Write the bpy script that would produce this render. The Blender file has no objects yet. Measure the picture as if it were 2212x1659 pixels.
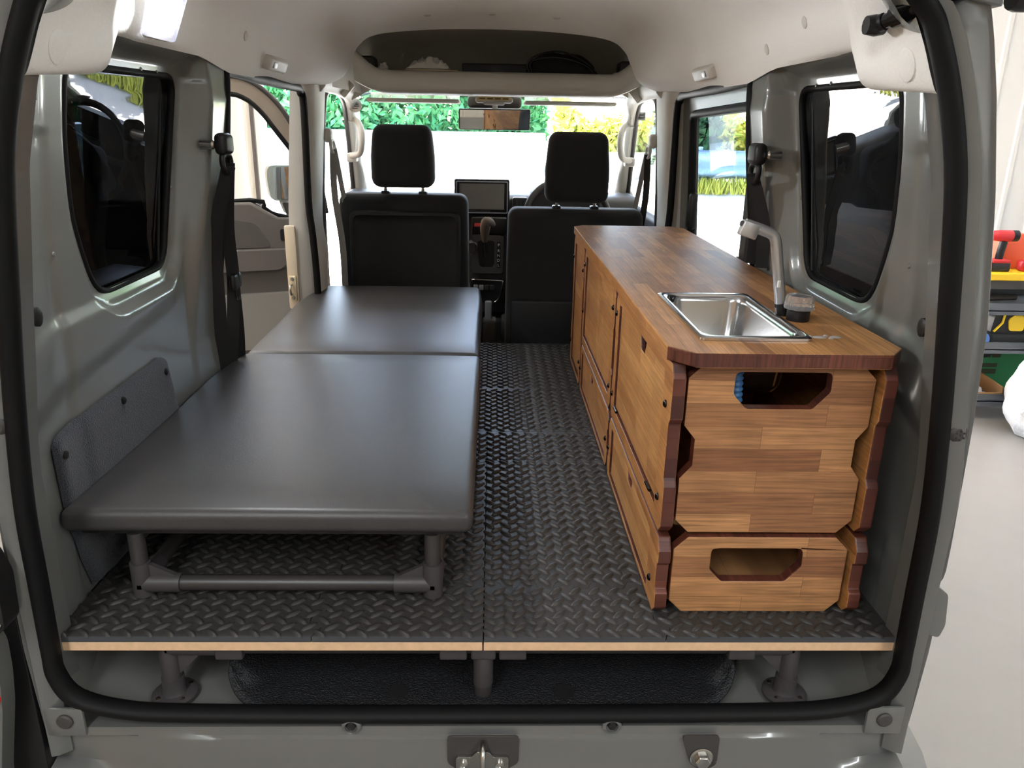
import bpy, bmesh, math, random
import numpy as np
from mathutils import Vector, Matrix
from mathutils.geometry import tessellate_polygon

SC = bpy.context.scene
COL = SC.collection
RND = random.Random(11)

# ------------------------------------------------------------------ camera
YAW, PITCH, ROLL = 0.02887872, 0.32638816, 0.01893784
fw = Vector((math.sin(YAW)*math.cos(PITCH), math.cos(YAW)*math.cos(PITCH), -math.sin(PITCH)))
rt = Vector((math.cos(YAW), -math.sin(YAW), 0)); up = rt.cross(fw)
r2 = math.cos(ROLL)*rt + math.sin(ROLL)*up; u2 = -math.sin(ROLL)*rt + math.cos(ROLL)*up
cd = bpy.data.cameras.new('camera'); cam = bpy.data.objects.new('camera', cd); COL.objects.link(cam)
cam.matrix_world = Matrix(((r2.x, u2.x, -fw.x, .01098), (r2.y, u2.y, -fw.y, -1.00545), (r2.z, u2.z, -fw.z, .76212), (0, 0, 0, 1)))
cd.sensor_fit = 'HORIZONTAL'; cd.sensor_width = 36; cd.lens = 36*1661/2212
cd.clip_start = .02; cd.clip_end = 300
SC.camera = cam

# ------------------------------------------------------------------ sky, sun, added garage fill lamps, exposure
w = bpy.data.worlds.new('sky'); SC.world = w; w.use_nodes = True
nt = w.node_tree; bgn = nt.nodes['Background']
sky = nt.nodes.new('ShaderNodeTexSky'); sky.sky_type = 'NISHITA'; sky.sun_disc = False
sky.sun_elevation = math.radians(58); sky.sun_rotation = math.radians(-25); sky.air_density = 1.0; sky.dust_density = 2.0
nt.links.new(sky.outputs[0], bgn.inputs[0]); bgn.inputs[1].default_value = 2.0
sd = bpy.data.lights.new('sun', 'SUN'); sun = bpy.data.objects.new('sun', sd); COL.objects.link(sun)
sd.energy = 150.0; sd.angle = math.radians(.6); sd.color = (1, .97, .93)
SUN_FROM = Vector((-.22, .50, .84)).normalized()
sun.rotation_euler = SUN_FROM.to_track_quat('Z', 'Y').to_euler()
for i, (lx, ly, lz, sx, sy, en) in enumerate([(-1.0, -2.6, 2.05, .3, 2.4, 66), (1.9, -2.6, 2.05, .3, 2.4, 56), (2.6, 1.2, 2.05, .3, 2.4, 16), (-1.7, 1.2, 2.05, .3, 2.4, 48)]):  # area lights added out of view to fill the van interior
    ld = bpy.data.lights.new('added_garage_fill', 'AREA'); lo = bpy.data.objects.new('added_garage_fill', ld); COL.objects.link(lo)
    ld.shape = 'RECTANGLE'; ld.size = sx; ld.size_y = sy; ld.energy = en; ld.color = (.93, .97, 1); lo.location = (lx, ly, lz)
SC.view_settings.view_transform = 'Standard'; SC.view_settings.look = 'None'
SC.view_settings.exposure = 0.32; SC.view_settings.gamma = 1.0; SC.view_settings.use_curve_mapping = False

# ------------------------------------------------------------------ helpers
def lin(c):
    return tuple((x/12.92 if x <= .04045 else ((x+.055)/1.055)**2.4) for x in (v/255 for v in c))

MATS = {}
def mat(name, col=(128, 128, 128), rough=.5, metal=0., spec=.5, coat=0., bump=None, var=None, sheen=0., trans=0., ior=1.45, emit=None, alpha=None):
    """procedural principled material; bump=(scale,strength[,distance]), var=(scale,amount)"""
    if name in MATS: return MATS[name]
    m = bpy.data.materials.new(name); m.use_nodes = True; n = m.node_tree.nodes; l = m.node_tree.links
    b = n['Principled BSDF']; c = lin(col)
    b.inputs['Base Color'].default_value = (*c, 1); b.inputs['Roughness'].default_value = rough
    b.inputs['Metallic'].default_value = metal; b.inputs['Specular IOR Level'].default_value = spec
    b.inputs['Coat Weight'].default_value = coat; b.inputs['Coat Roughness'].default_value = .08
    b.inputs['Sheen Weight'].default_value = sheen; b.inputs['Transmission Weight'].default_value = trans; b.inputs['IOR'].default_value = ior
    if emit: b.inputs['Emission Color'].default_value = (*lin(emit[0]), 1); b.inputs['Emission Strength'].default_value = emit[1]
    tc = n.new('ShaderNodeTexCoord')
    if var:
        t = n.new('ShaderNodeTexNoise'); t.inputs['Scale'].default_value = var[0]; t.inputs['Detail'].default_value = 4
        l.new(tc.outputs['Object'], t.inputs['Vector'])
        mx = n.new('ShaderNodeMix'); mx.data_type = 'RGBA'
        mx.inputs[6].default_value = (*[v*(1-var[1]) for v in c], 1); mx.inputs[7].default_value = (*[min(1, v*(1+var[1])) for v in c], 1)
        l.new(t.outputs['Fac'], mx.inputs[0]); l.new(mx.outputs[2], b.inputs['Base Color'])
    if bump:
        t = n.new('ShaderNodeTexNoise'); t.inputs['Scale'].default_value = bump[0]; t.inputs['Detail'].default_value = 3
        l.new(tc.outputs['Object'], t.inputs['Vector'])
        bp = n.new('ShaderNodeBump'); bp.inputs['Strength'].default_value = bump[1]; bp.inputs['Distance'].default_value = bump[2] if len(bump) > 2 else .001
        l.new(t.outputs['Fac'], bp.inputs['Height']); l.new(bp.outputs[0], b.inputs['Normal'])
    MATS[name] = m; return m

def glass(name, tint, refl=1.0, rough=0.0):
    """thin window pane: see-through tint plus the mirror reflection of both faces"""
    m = bpy.data.materials.new(name); m.use_nodes = True; n = m.node_tree.nodes; l = m.node_tree.links
    n.remove(n['Principled BSDF']); out = n['Material Output']
    tr = n.new('ShaderNodeBsdfTransparent'); tr.inputs[0].default_value = (*tint, 1)
    gl = n.new('ShaderNodeBsdfGlossy'); gl.inputs['Roughness'].default_value = rough
    ge = n.new('ShaderNodeNewGeometry'); dt = n.new('ShaderNodeVectorMath'); dt.operation = 'DOT_PRODUCT'
    l.new(ge.outputs['Incoming'], dt.inputs[0]); l.new(ge.outputs['Normal'], dt.inputs[1])
    def mth(op, a_, b_=None):
        q = n.new('ShaderNodeMath'); q.operation = op
        for i_, x_ in enumerate((a_, b_)):
            if x_ is None: continue
            if isinstance(x_, (int, float)): q.inputs[i_].default_value = x_
            else: l.new(x_, q.inputs[i_])
        return q.outputs[0]
    k1 = mth('POWER', mth('SUBTRACT', 1.0, mth('ABSOLUTE', dt.outputs['Value'])), 5.0)      # reflectance of one glass face (Schlick)
    fac = mth('MULTIPLY', mth('ADD', mth('MULTIPLY', k1, .96), .04), refl)
    mx = n.new('ShaderNodeMixShader'); l.new(fac, mx.inputs[0])
    l.new(tr.outputs[0], mx.inputs[1]); l.new(gl.outputs[0], mx.inputs[2]); l.new(mx.outputs[0], out.inputs[0])
    MATS[name] = m; return m

def wood(name, c1, c2, along, row, rowh=.028, length=.28, rough=.38, grain=1.0):
    """laminated board of glued staves: 'along' = stave axis, 'row' = axis the rows stack on"""
    m = bpy.data.materials.new(name); m.use_nodes = True; n = m.node_tree.nodes; l = m.node_tree.links; b = n['Principled BSDF']
    tc = n.new('ShaderNodeTexCoord'); sp = n.new('ShaderNodeSeparateXYZ'); l.new(tc.outputs['Object'], sp.inputs[0])
    cb = n.new('ShaderNodeCombineXYZ'); ax = {'x': 0, 'y': 1, 'z': 2}
    l.new(sp.outputs[ax[along]], cb.inputs[0]); l.new(sp.outputs[ax[row]], cb.inputs[1])
    br = n.new('ShaderNodeTexBrick'); l.new(cb.outputs[0], br.inputs['Vector'])
    br.offset = .37; br.offset_frequency = 2; br.squash = 1.0
    br.inputs['Color1'].default_value = (*lin(c1), 1); br.inputs['Color2'].default_value = (*lin(c2), 1)
    br.inputs['Mortar'].default_value = (*[v*.6 for v in lin(c2)], 1)
    br.inputs['Scale'].default_value = 1; br.inputs['Mortar Size'].default_value = .00025; br.inputs['Bias'].default_value = 0
    br.inputs['Brick Width'].default_value = length; br.inputs['Row Height'].default_value = rowh
    # grain: noise stretched along the stave, shifted from stave to stave
    mp = n.new('ShaderNodeVectorMath'); mp.operation = 'MULTIPLY'; mp.inputs[1].default_value = (9, 260, 1)
    ad = n.new('ShaderNodeVectorMath'); ad.operation = 'ADD'
    sc = n.new('ShaderNodeVectorMath'); sc.operation = 'SCALE'; sc.inputs[3].default_value = 37
    l.new(br.outputs['Color'], sc.inputs[0]); l.new(cb.outputs[0], mp.inputs[0]); l.new(mp.outputs[0], ad.inputs[0]); l.new(sc.outputs[0], ad.inputs[1])
    no = n.new('ShaderNodeTexNoise'); no.inputs['Scale'].default_value = 1; no.inputs['Detail'].default_value = 5; no.inputs['Distortion'].default_value = .6
    l.new(ad.outputs[0], no.inputs['Vector'])
    rm = n.new('ShaderNodeMapRange'); rm.inputs[1].default_value = .3; rm.inputs[2].default_value = .72
    rm.inputs[3].default_value = 1-.30*grain; rm.inputs[4].default_value = 1+.16*grain; l.new(no.outputs['Fac'], rm.inputs[0])
    n2 = n.new('ShaderNodeTexNoise'); n2.inputs['Scale'].default_value = 16; n2.inputs['Detail'].default_value = 2; l.new(tc.outputs['Object'], n2.inputs['Vector'])
    r3 = n.new('ShaderNodeMapRange'); r3.inputs[1].default_value = .3; r3.inputs[2].default_value = .7; r3.inputs[3].default_value = .88; r3.inputs[4].default_value = 1.1
    l.new(n2.outputs['Fac'], r3.inputs[0])
    mm = n.new('ShaderNodeMath'); mm.operation = 'MULTIPLY'; l.new(rm.outputs[0], mm.inputs[0]); l.new(r3.outputs[0], mm.inputs[1])
    vs = n.new('ShaderNodeVectorMath'); vs.operation = 'SCALE'; l.new(br.outputs['Color'], vs.inputs[0]); l.new(mm.outputs[0], vs.inputs[3])
    l.new(vs.outputs[0], b.inputs['Base Color']); b.inputs['Roughness'].default_value = rough
    bp = n.new('ShaderNodeBump'); bp.inputs['Strength'].default_value = .12; bp.inputs['Distance'].default_value = .0006
    l.new(no.outputs['Fac'], bp.inputs['Height']); l.new(bp.outputs[0], b.inputs['Normal'])
    MATS[name] = m; return m

class M:
    def __init__(s): s.v = []; s.f = []; s.m = []
    def add(s, vf, mi=0, fn=None):
        v, f = vf; n = len(s.v)
        s.v += [tuple(fn(p)) if fn else tuple(p) for p in v]; s.f += [tuple(i+n for i in q) for q in f]
        s.m += list(mi) if isinstance(mi, (list, tuple)) else [mi]*len(f); return s
    def obj(s, name, mats, parent=None, smooth=35, bevel=0, seg=2, sub=0, weld=False, solid=0):
        me = bpy.data.meshes.new(name); me.from_pydata(s.v, [], s.f)
        if not isinstance(mats, (list, tuple)): mats = [mats]
        for q in mats: me.materials.append(q)
        me.polygons.foreach_set('material_index', s.m); me.update()
        bm = bmesh.new(); bm.from_mesh(me)
        if weld: bmesh.ops.remove_doubles(bm, verts=bm.verts, dist=1e-5)
        bmesh.ops.recalc_face_normals(bm, faces=bm.faces); bm.to_mesh(me); bm.free()
        if smooth:
            me.polygons.foreach_set('use_smooth', [True]*len(me.polygons))
            if smooth < 180: me.set_sharp_from_angle(angle=math.radians(smooth))
        o = bpy.data.objects.new(name, me); COL.objects.link(o)
        if solid: md = o.modifiers.new('t', 'SOLIDIFY'); md.thickness = solid; md.offset = 0
        if bevel:
            md = o.modifiers.new('b', 'BEVEL'); md.width = bevel; md.segments = seg; md.limit_method = 'ANGLE'; md.angle_limit = math.radians(35); md.harden_normals = False
        if sub: md = o.modifiers.new('s', 'SUBSURF'); md.levels = sub; md.render_levels = sub
        if parent is not None: put(o, parent)
        return o

def put(o, parent):
    o.parent = parent; o.matrix_parent_inverse = world_of(parent).inverted()
def world_of(o):
    mw = o.matrix_basis.copy()
    while o.parent is not None:
        mw = o.parent.matrix_basis @ o.matrix_parent_inverse @ mw; o = o.parent
    return mw

def tag(o, label, cat=None, group=None, kind=None):
    if label: o['label'] = label
    if cat: o['category'] = cat
    if group: o['group'] = group
    if kind: o['kind'] = kind
    return o
def thing(name, label, cat, loc=(0, 0, 0), group=None, kind=None):
    o = bpy.data.objects.new(name, None); COL.objects.link(o); o.location = loc; o.empty_display_size = .05
    return tag(o, label, cat, group, kind)
def struct(o, label=None, cat=None):
    o['kind'] = 'structure'
    if label: o['label'] = label
    if cat: o['category'] = cat
    return o

def box(x0, x1, y0, y1, z0, z1):
    v = [(x, y, z) for x in (x0, x1) for y in (y0, y1) for z in (z0, z1)]
    return v, [(0, 1, 3, 2), (4, 6, 7, 5), (0, 4, 5, 1), (2, 3, 7, 6), (0, 2, 6, 4), (1, 5, 7, 3)]
def rbox(x0, x1, y0, y1, z0, z1, r, seg=3, div=0):
    bm = bmesh.new(); bmesh.ops.create_cube(bm, size=1)
    for v in bm.verts: v.co = ((x0+x1)/2+v.co.x*(x1-x0), (y0+y1)/2+v.co.y*(y1-y0), (z0+z1)/2+v.co.z*(z1-z0))
    r = min(r, .499*min(x1-x0, y1-y0, z1-z0))
    bmesh.ops.bevel(bm, geom=bm.edges[:], offset=r, segments=seg, profile=.5, affect='EDGES', clamp_overlap=True)
    if div: bmesh.ops.subdivide_edges(bm, edges=[e for e in bm.edges if e.calc_length() > 4*r], cuts=div, use_grid_fill=True)
    bm.verts.index_update(); v = [tuple(q.co) for q in bm.verts]; f = [tuple(q.index for q in p.verts) for p in bm.faces]; bm.free(); return v, f
def smooth_path(p, n=6, closed=False):
    p = [Vector(q) for q in p]; out = []; N = len(p); rng = N if closed else N-1
    for i in range(rng):
        a = p[(i-1) % N] if (closed or i > 0) else p[0]; b = p[i]; c = p[(i+1) % N]; d = p[(i+2) % N] if (closed or i+2 < N) else p[-1]
        for k in range(n):
            t = k/n; out.append(.5*((2*b)+(c-a)*t+(2*a-5*b+4*c-d)*t*t+(3*b-a-3*c+d)*t**3))
    if not closed: out.append(p[-1])
    return out
def tube(path, r, seg=10, closed=False, ry=None, ref=None):
    """round or oval bar along a path; r may be a list"""
    p = [Vector(q) for q in path]; n = len(p); rr = r if isinstance(r, (list, tuple)) else [r]*n
    v, f = [], []; nor = None
    for i in range(n):
        if closed: t = (p[(i+1) % n]-p[i-1])
        else: t = p[min(i+1, n-1)]-p[max(i-1, 0)]
        t.normalize()
        if ref is not None: a = Vector(ref) - t*Vector(ref).dot(t)
        elif nor is None:
            a = Vector((0, 0, 1)) if abs(t.z) < .9 else Vector((1, 0, 0)); a = a-t*a.dot(t)
        else: a = nor-t*nor.dot(t)
        a.normalize(); nor = a; b = t.cross(a)
        for k in range(seg):
            w_ = 2*math.pi*k/seg; v.append(p[i]+a*math.cos(w_)*rr[i]+b*math.sin(w_)*(rr[i] if ry is None else ry))
    m = n if closed else n-1
    for i in range(m):
        j = (i+1) % n
        for k in range(seg): f.append((i*seg+k, i*seg+(k+1) % seg, j*seg+(k+1) % seg, j*seg+k))
    if not closed: f.append(tuple(range(seg-1, -1, -1))); f.append(tuple((n-1)*seg+k for k in range(seg)))
    return v, f
def lathe(prof, c=(0, 0, 0), seg=20, axis='z', flute=None):
    v, f = [], []; n = len(prof)
    for (r, h) in prof:
        for k in range(seg):
            a = 2*math.pi*k/seg; q = r*(1+(flute[1]*math.cos(flute[0]*a) if flute and r > 1e-4 else 0))
            x, y = q*math.cos(a), q*math.sin(a)
            p = {'z': (x, y, h), 'y': (x, h, y), 'x': (h, x, y)}[axis]; v.append((p[0]+c[0], p[1]+c[1], p[2]+c[2]))
    for i in range(n-1):
        for k in range(seg): f.append((i*seg+k, i*seg+(k+1) % seg, (i+1)*seg+(k+1) % seg, (i+1)*seg+k))
    f.append(tuple(range(seg))[::-1]); f.append(tuple((n-1)*seg+k for k in range(seg)))
    return v, f
def rpoly(pts, r, n=4):
    """round the corners of a 2D polygon (r scalar or list)"""
    out = []; N = len(pts)
    for i in range(N):
        rr = r[i] if isinstance(r, (list, tuple)) else r
        p = Vector(pts[i]); a = Vector(pts[i-1])-p; b = Vector(pts[(i+1) % N])-p
        d = min(rr, a.length*.49, b.length*.49)
        if d < 1e-5: out.append(tuple(p)); continue
        A = p+a.normalized()*d; B = p+b.normalized()*d
        for k in range(n+1):
            t = k/n; q = A*(1-t)**2+p*2*t*(1-t)+B*t*t; out.append((q.x, q.y))
    return out
def prism(outer, a, b, axis='y', holes=()):
    """extrude a 2D polygon (with holes) along an axis between a and b. 2D = (x,z) for y, (y,z) for x, (x,y) for z. returns caps first"""
    loops = [list(outer)]+[list(h) for h in holes]
    def P(q, t): return {'y': (q[0], t, q[1]), 'x': (t, q[0], q[1]), 'z': (q[0], q[1], t)}[axis]
    flat = [q for lo in loops for q in lo]; n = len(flat)
    if len(loops) == 1 and len(outer) <= 4: tri = [tuple(range(n))]
    else: tri = [tuple(t) for t in tessellate_polygon([[Vector((q[0], q[1], 0)) for q in lo] for lo in loops])]
    v = [P(q, a) for q in flat]+[P(q, b) for q in flat]
    f = [t[::-1] for t in tri]+[tuple(i+n for i in t) for t in tri]; nc = len(f); o = 0
    for lo in loops:
        k = len(lo)
        for i in range(k): f.append((o+i, o+(i+1) % k, n+o+(i+1) % k, n+o+i))
        o += k
    return v, f, nc
def addprism(m, pr, cap=0, side=0, fn=None):
    v, f, nc = pr; m.add((v, f), [cap]*nc+[side]*(len(f)-nc), fn); return m
def grid(fn, us, vs, keep=None):
    v = [fn(u, w_) for u in us for w_ in vs]; nv = len(vs); f = []
    for i in range(len(us)-1):
        for j in range(nv-1):
            if keep is None or keep((us[i]+us[i+1])/2, (vs[j]+vs[j+1])/2): f.append((i*nv+j, (i+1)*nv+j, (i+1)*nv+j+1, i*nv+j+1))
    return v, f
def sstep(a, b, x):
    t = np.clip((x-a)/(b-a), 0, 1); return t*t*(3-2*t)
def sdf_poly(poly, X, Y):
    """signed distance to a polygon (negative inside), vectorised"""
    X = np.asarray(X, float); Y = np.asarray(Y, float); d = np.full(X.shape, 1e9); ins = np.zeros(X.shape, bool); n = len(poly)
    for i in range(n):
        x0, y0 = poly[i]; x1, y1 = poly[(i+1) % n]; ex, ey = x1-x0, y1-y0
        t = np.clip(((X-x0)*ex+(Y-y0)*ey)/(ex*ex+ey*ey+1e-12), 0, 1); d = np.minimum(d, np.hypot(X-x0-t*ex, Y-y0-t*ey))
        c = ((y0 > Y) != (y1 > Y)) & (X < (x1-x0)*(Y-y0)/((y1-y0) if abs(y1-y0) > 1e-12 else 1e-12)+x0); ins ^= c
    return np.where(ins, -d, d)
def copy_tree(o, loc, label=None, group=None):
    c = o.copy(); COL.objects.link(c); c.location = loc
    if label: c['label'] = label
    if group: c['group'] = group
    for ch in [q for q in bpy.data.objects if q.parent == o]:
        k = ch.copy(); COL.objects.link(k); k.parent = c
        for g in [q for q in bpy.data.objects if q.parent == ch]:
            h = g.copy(); COL.objects.link(h); h.parent = k
    return c

# ------------------------------------------------------------------ materials
PAINT = mat('van_paint', (106, 107, 104), .32, metal=.25, coat=.6, bump=(900, .02, .0003))
PAINT_IN = mat('van_paint_inside', (116, 117, 113), .34, metal=.2, coat=.5, bump=(400, .03, .0004))
LINER = mat('headliner_felt', (242, 240, 234), .9, bump=(260, .35, .002), var=(300, .04))
TRIMGREY = mat('light_grey_plastic', (208, 204, 195), .55, bump=(500, .1, .0005))
TRIMDARK = mat('dark_grey_plastic', (62, 59, 57), .55, bump=(600, .15, .0005))
TRIMBLACK = mat('black_plastic', (24, 24, 25), .45)
RUBBER = mat('black_rubber', (11, 11, 12), .6, spec=.25, bump=(300, .1, .0005))
FELT = mat('blue_grey_felt', (38, 41, 49), 1.0, bump=(500, 1.0, .003), var=(260, .9), sheen=.2)
LEATHER = mat('charcoal_leather', (60, 58, 57), .40, spec=.5, bump=(420, .25, .0008))
FABRIC = mat('black_seat_fabric', (34, 34, 37), .9, bump=(900, .4, .0008), sheen=.15)
FABRIC2 = mat('black_seat_vinyl', (26, 26, 28), .55, bump=(700, .2, .0005))
FOAM = mat('foam_mat', (54, 52, 50), .44, spec=.5, bump=(1500, .12, .0004))
FOAMEDGE = mat('foam_mat_cut_edge', (66, 68, 72), .8)
PLY = mat('raw_wood_edge', (214, 178, 142), .7, var=(70, .2), bump=(200, .1))
PIPE = mat('grey_coated_pipe', (58, 55, 54), .38)
JOINT = mat('grey_pipe_joint', (66, 62, 63), .42)
STEEL = mat('brushed_steel', (205, 205, 205), .17, metal=1, bump=(60, .03))
CHROME = mat('bolt_steel', (190, 188, 184), .25, metal=1)
RIVET = mat('dark_rivet', (60, 56, 54), .25, metal=1)
ALU = mat('satin_aluminium', (205, 205, 207), .34, metal=.88)
CLEAR = mat('clear_plastic', (250, 250, 250), .05, trans=.85, ior=1.45)
W1, W2 = (192, 136, 80), (158, 98, 48)
WTOP = wood('worktop_staves', (190, 138, 84), (138, 90, 50), 'y', 'x', .030, .34, .48, 1.35)
WSIDE = wood('side_staves', W1, (168, 112, 62), 'y', 'z', .030, .40, .42)
WEND = wood('end_staves', (182, 132, 86), (132, 85, 54), 'x', 'z', .037, .26, .48, 1.35)
WDOOR = wood('door_staves', (200, 148, 90), (170, 116, 66), 'y', 'z', .032, .33, .42)
WEDGE = wood('end_grain', (104, 56, 42), (70, 36, 31), 'z', 'y', .05, .035, .4, 1.4)
WEDGEX = wood('end_grain_worktop', (112, 62, 46), (82, 44, 36), 'z', 'x', .05, .05, .4, 1.6)
BELT = mat('black_webbing', (26, 26, 27), .6, bump=(500, .3))
BELTGREY = mat('grey_webbing', (150, 147, 142), .7)
WHITE = mat('white_paper', (235, 232, 225), .8)
BLACKHOLE = mat('painted_hole_black', (6, 6, 6), .9)
GLASS = glass('window_glass', (.96, .975, .97))
PRIV = glass('privacy_glass', (.08, .083, .088), 1.25)
SIDEGL = glass('side_glass', (.68, .71, .72))
# ================================================================== VAN SHELL
VC = .004
SEAL = [(.515, .90), (.535, .867), (.562, .802), (.59, .70), (.617, .515), (.635, .375), (.648, .235), (.651, .10), (.653, 0), (.652, -.047), (.628, -.090), (.56, -.113), (.46, -.120), (.2, -.123), (0, -.123)]
SEALTOP = [(0, 1.0), (.2, .998), (.36, .98), (.46, .945)]
zs_ = np.array([-.14, -.10, -.05, 0, .15, .32, .44, .515, .60, .70, .80, .867, .90, .95]); ss_ = np.array([.62, .64, .658, .661, .664, .648, .63, .62, .607, .592, .564, .538, .518, .47])
wz_ = np.array([-.15, 0, .3, .45, .6, .73, .83, .9, 1.0]); wl_ = np.array([.662, .668, .672, .670, .662, .647, .632, .618, .59])
WIN = rpoly([(.283, .838), (.716, .842), (.648, .462), (.345, .458), (.288, .60), (.278, .74)], [.03, .05, .06, .06, .08, .05], 6)

def wallw(y, z):
    """half width of the painted inner wall at (y, z)"""
    y = np.asarray(y, float); z = np.asarray(z, float)
    w_ = np.interp(z, zs_, ss_)*(1-sstep(0, .19, y))+np.interp(z, wz_, wl_)*sstep(0, .19, y)
    # C pillar and roof rail stand proud of the window recess
    c = .055+.075*np.clip((.72-z)/.5, 0, 1)
    rec = np.maximum(y-(.755-.05*np.clip((.70-z)/.4, 0, 1)), z-.893)
    inner = np.minimum(np.maximum(y-.755, z-.893), 0)+np.hypot(np.maximum(y-.698, 0), np.maximum(z-.835, 0))-.057
    rec = np.where((y > .698) & (z > .835), inner, rec)
    amp = .045-.040*np.clip((.62-z)/.35, 0, 1)-.016*np.clip((z-.80)/.08, 0, 1)
    w_ = w_-amp*sstep(-.034, .004, rec)
    s = sdf_poly(WIN, y, z)
    w_ = w_+.020*(1-sstep(.022, .045, s))
    w_ = w_-.008*sstep(.34, .39, z-.10*(y-.3))*(1-sstep(.44, .47, z))*(1-sstep(.60, .66, y))   # soft crease under the window
    w_ = w_+.004*(1-sstep(.735, .745, z))*(1-sstep(.17, .20, y))+.006*sstep(.045, .035, z)*(1-sstep(.10, .13, y))*0
    w_ = w_-.006*(1-sstep(.10, .14, z))*(1-sstep(.10, .125, y))
    return w_

def make_wall(sgn, name, label):
    ys = np.linspace(.0, .850, 170); zz = np.linspace(-.14, .935, 200)
    Yg, Zg = np.meshgrid(ys, zz, indexing='ij'); Wg = wallw(Yg, Zg)
    s = sdf_poly(WIN, Yg, Zg)
    v = [(VC+sgn*Wg[i, j], Yg[i, j], Zg[i, j]) for i in range(len(ys)) for j in range(len(zz))]; nz = len(zz); f = []
    for i in range(len(ys)-1):
        for j in range(nz-1):
            if s[i:i+2, j:j+2].mean() < -.004: continue
            f.append((i*nz+j, (i+1)*nz+j, (i+1)*nz+j+1, i*nz+j+1))
    m = M(); m.add((v, f))
    # return of the pillar into the sliding door opening, and the lower quarter beyond it
    rail = [(float(wallw(.850, z)), z) for z in np.linspace(-.14, .90, 30)]
    v = []; f = []
    for k, (w_, z) in enumerate(rail):
        v += [(VC+sgn*w_, .850, z), (VC+sgn*(w_+.015), .875, z), (VC+sgn*(w_+.07), .88, z)]
        if k:
            b = 3*k; f += [(b-3, b-2, b+1, b), (b-2, b-1, b+2, b+1)]
    m.add((v, f))
    o = m.obj(name, PAINT_IN, smooth=60, weld=True); struct(o, label, 'van wall')
    return o
wl = make_wall(-1, 'wall_left', 'grey painted inner wall of the van beside the black bed')
wr = make_wall(1, 'wall_right', 'grey painted inner wall of the van behind the wooden kitchen cabinet')

def plugs(sgn, par):
    for (y, z, r) in [(.075, .49, .011)]:
        w_ = float(wallw(y, z))-.002
        m = M(); m.add(lathe([(r, 0), (r, .004), (r*.7, .006), (0.0005, .006)], (0, 0, 0), 16, 'x'))
        o = m.obj('hole_plug', TRIMBLACK, par); o.data.transform(Matrix.Translation((VC+sgn*w_, y, z)) @ Matrix.Scale(-sgn, 4, (1, 0, 0)) @ Matrix.Scale(1.3, 4, (0, 0, 1)))
    for (y, z) in [(.12, .79), (.15, .785), (.19, .56), (.70, .62), (.62, .845), (.55, .846)]:
        w_ = float(wallw(y, z)); m = M(); m.add(lathe([(.004, 0), (.003, .002), (0.0003, .0025)], (0, 0, 0), 10, 'x'))
        o = m.obj('weld_stud', PAINT_IN, par); o.data.transform(Matrix.Translation((VC+sgn*w_, y, z)) @ Matrix.Scale(-sgn, 4, (1, 0, 0)))
plugs(-1, wl); plugs(1, wr)

def quarter_window(sgn, n, label):
    t = thing('window_%d' % n, label, 'window', (VC+sgn*.68, .5, .46), kind='structure')
    def X(z): return VC+sgn*(float(np.interp(z, wz_, wl_))+.030)
    m = M(); pr = prism(WIN, 0, .004, 'x'); addprism(m, pr, 0, 0, lambda p: (X(p[2])+sgn*p[0], p[1], p[2]))
    m.obj('pane', PRIV, t, smooth=20)
    m = M(); m.add(tube([(X(z)-sgn*.006, y, z) for (y, z) in WIN], .0075, 8, True)); m.obj('rubber_gasket', RUBBER, t, smooth=180)
    m = M(); m.add(tube([(X(.78)-sgn*.004, .672, .825), (X(.5)-sgn*.004, .622, .475)], .0022, 6)); m.obj('sash_rail', TRIMBLACK, t)
quarter_window(-1, 1, 'dark tinted quarter window in the wall above the black bed')
quarter_window(1, 2, 'dark tinted quarter window in the wall behind the tap')

# ---- headliner: lofted roof lining
PROF = {0.0: [(.560, .805), (.553, .81), (.543, .83), (.525, .87), (.50, .91), (.45, .95), (.30, .985), (0, .995)],
        .05: [(.575, .812), (.540, .811), (.525, .825), (.513, .87), (.492, .912), (.45, .96), (.32, 1.005), (0, 1.02)],
        .12: [(.600, .822), (.535, .815), (.507, .832), (.498, .88), (.482, .92), (.45, .965), (.33, 1.02), (0, 1.04)],
        .18: [(.612, .855), (.560, .845), (.523, .865), (.510, .90), (.492, .94), (.455, .98), (.34, 1.03), (0, 1.052)],
        .25: [(.620, .886), (.585, .880), (.555, .900), (.535, .935), (.508, .97), (.46, 1.005), (.35, 1.045), (0, 1.064)],
        .32: [(.605, .884), (.588, .890), (.572, .915), (.55, .965), (.49, 1.015), (.37, 1.05), (.2, 1.062), (0, 1.068)],
        .70: [(.588, .880), (.582, .893), (.572, .925), (.555, .975), (.49, 1.025), (.38, 1.055), (.2, 1.07), (0, 1.075)],
        .86: [(.586, .858), (.580, .885), (.572, .925), (.555, .975), (.49, 1.028), (.38, 1.058), (.2, 1.072), (0, 1.078)],
        1.30: [(.610, .862), (.597, .885), (.578, .925), (.55, .975), (.488, 1.028), (.38, 1.058), (.2, 1.072), (0, 1.078)],
        1.52: [(.612, .862), (.58, .875), (.54, .905), (.512, .965), (.468, 1.02), (.38, 1.055), (.2, 1.07), (0, 1.078)],
        1.70: [(.615, .870), (.55, .880), (.498, .910), (.474, .955), (.447, 1.005), (.385, 1.042), (.2, 1.062), (0, 1.068)],
        1.76: [(.618, .872), (.552, .878), (.492, .906), (.465, .950), (.437, 1.000), (.375, 1.035), (.2, 1.055), (0, 1.060)],
        1.79: [(.622, .874), (.562, .875), (.500, .902), (.472, .948), (.445, .997), (.382, 1.033), (.2, 1.052), (0, 1.057)],
        1.81: [(.625, .880), (.575, .88), (.515, .905), (.49, .95), (.462, 1.0), (.395, 1.04), (.2, 1.06), (0, 1.066)]}
ky = sorted(PROF); prof_s = []
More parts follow.
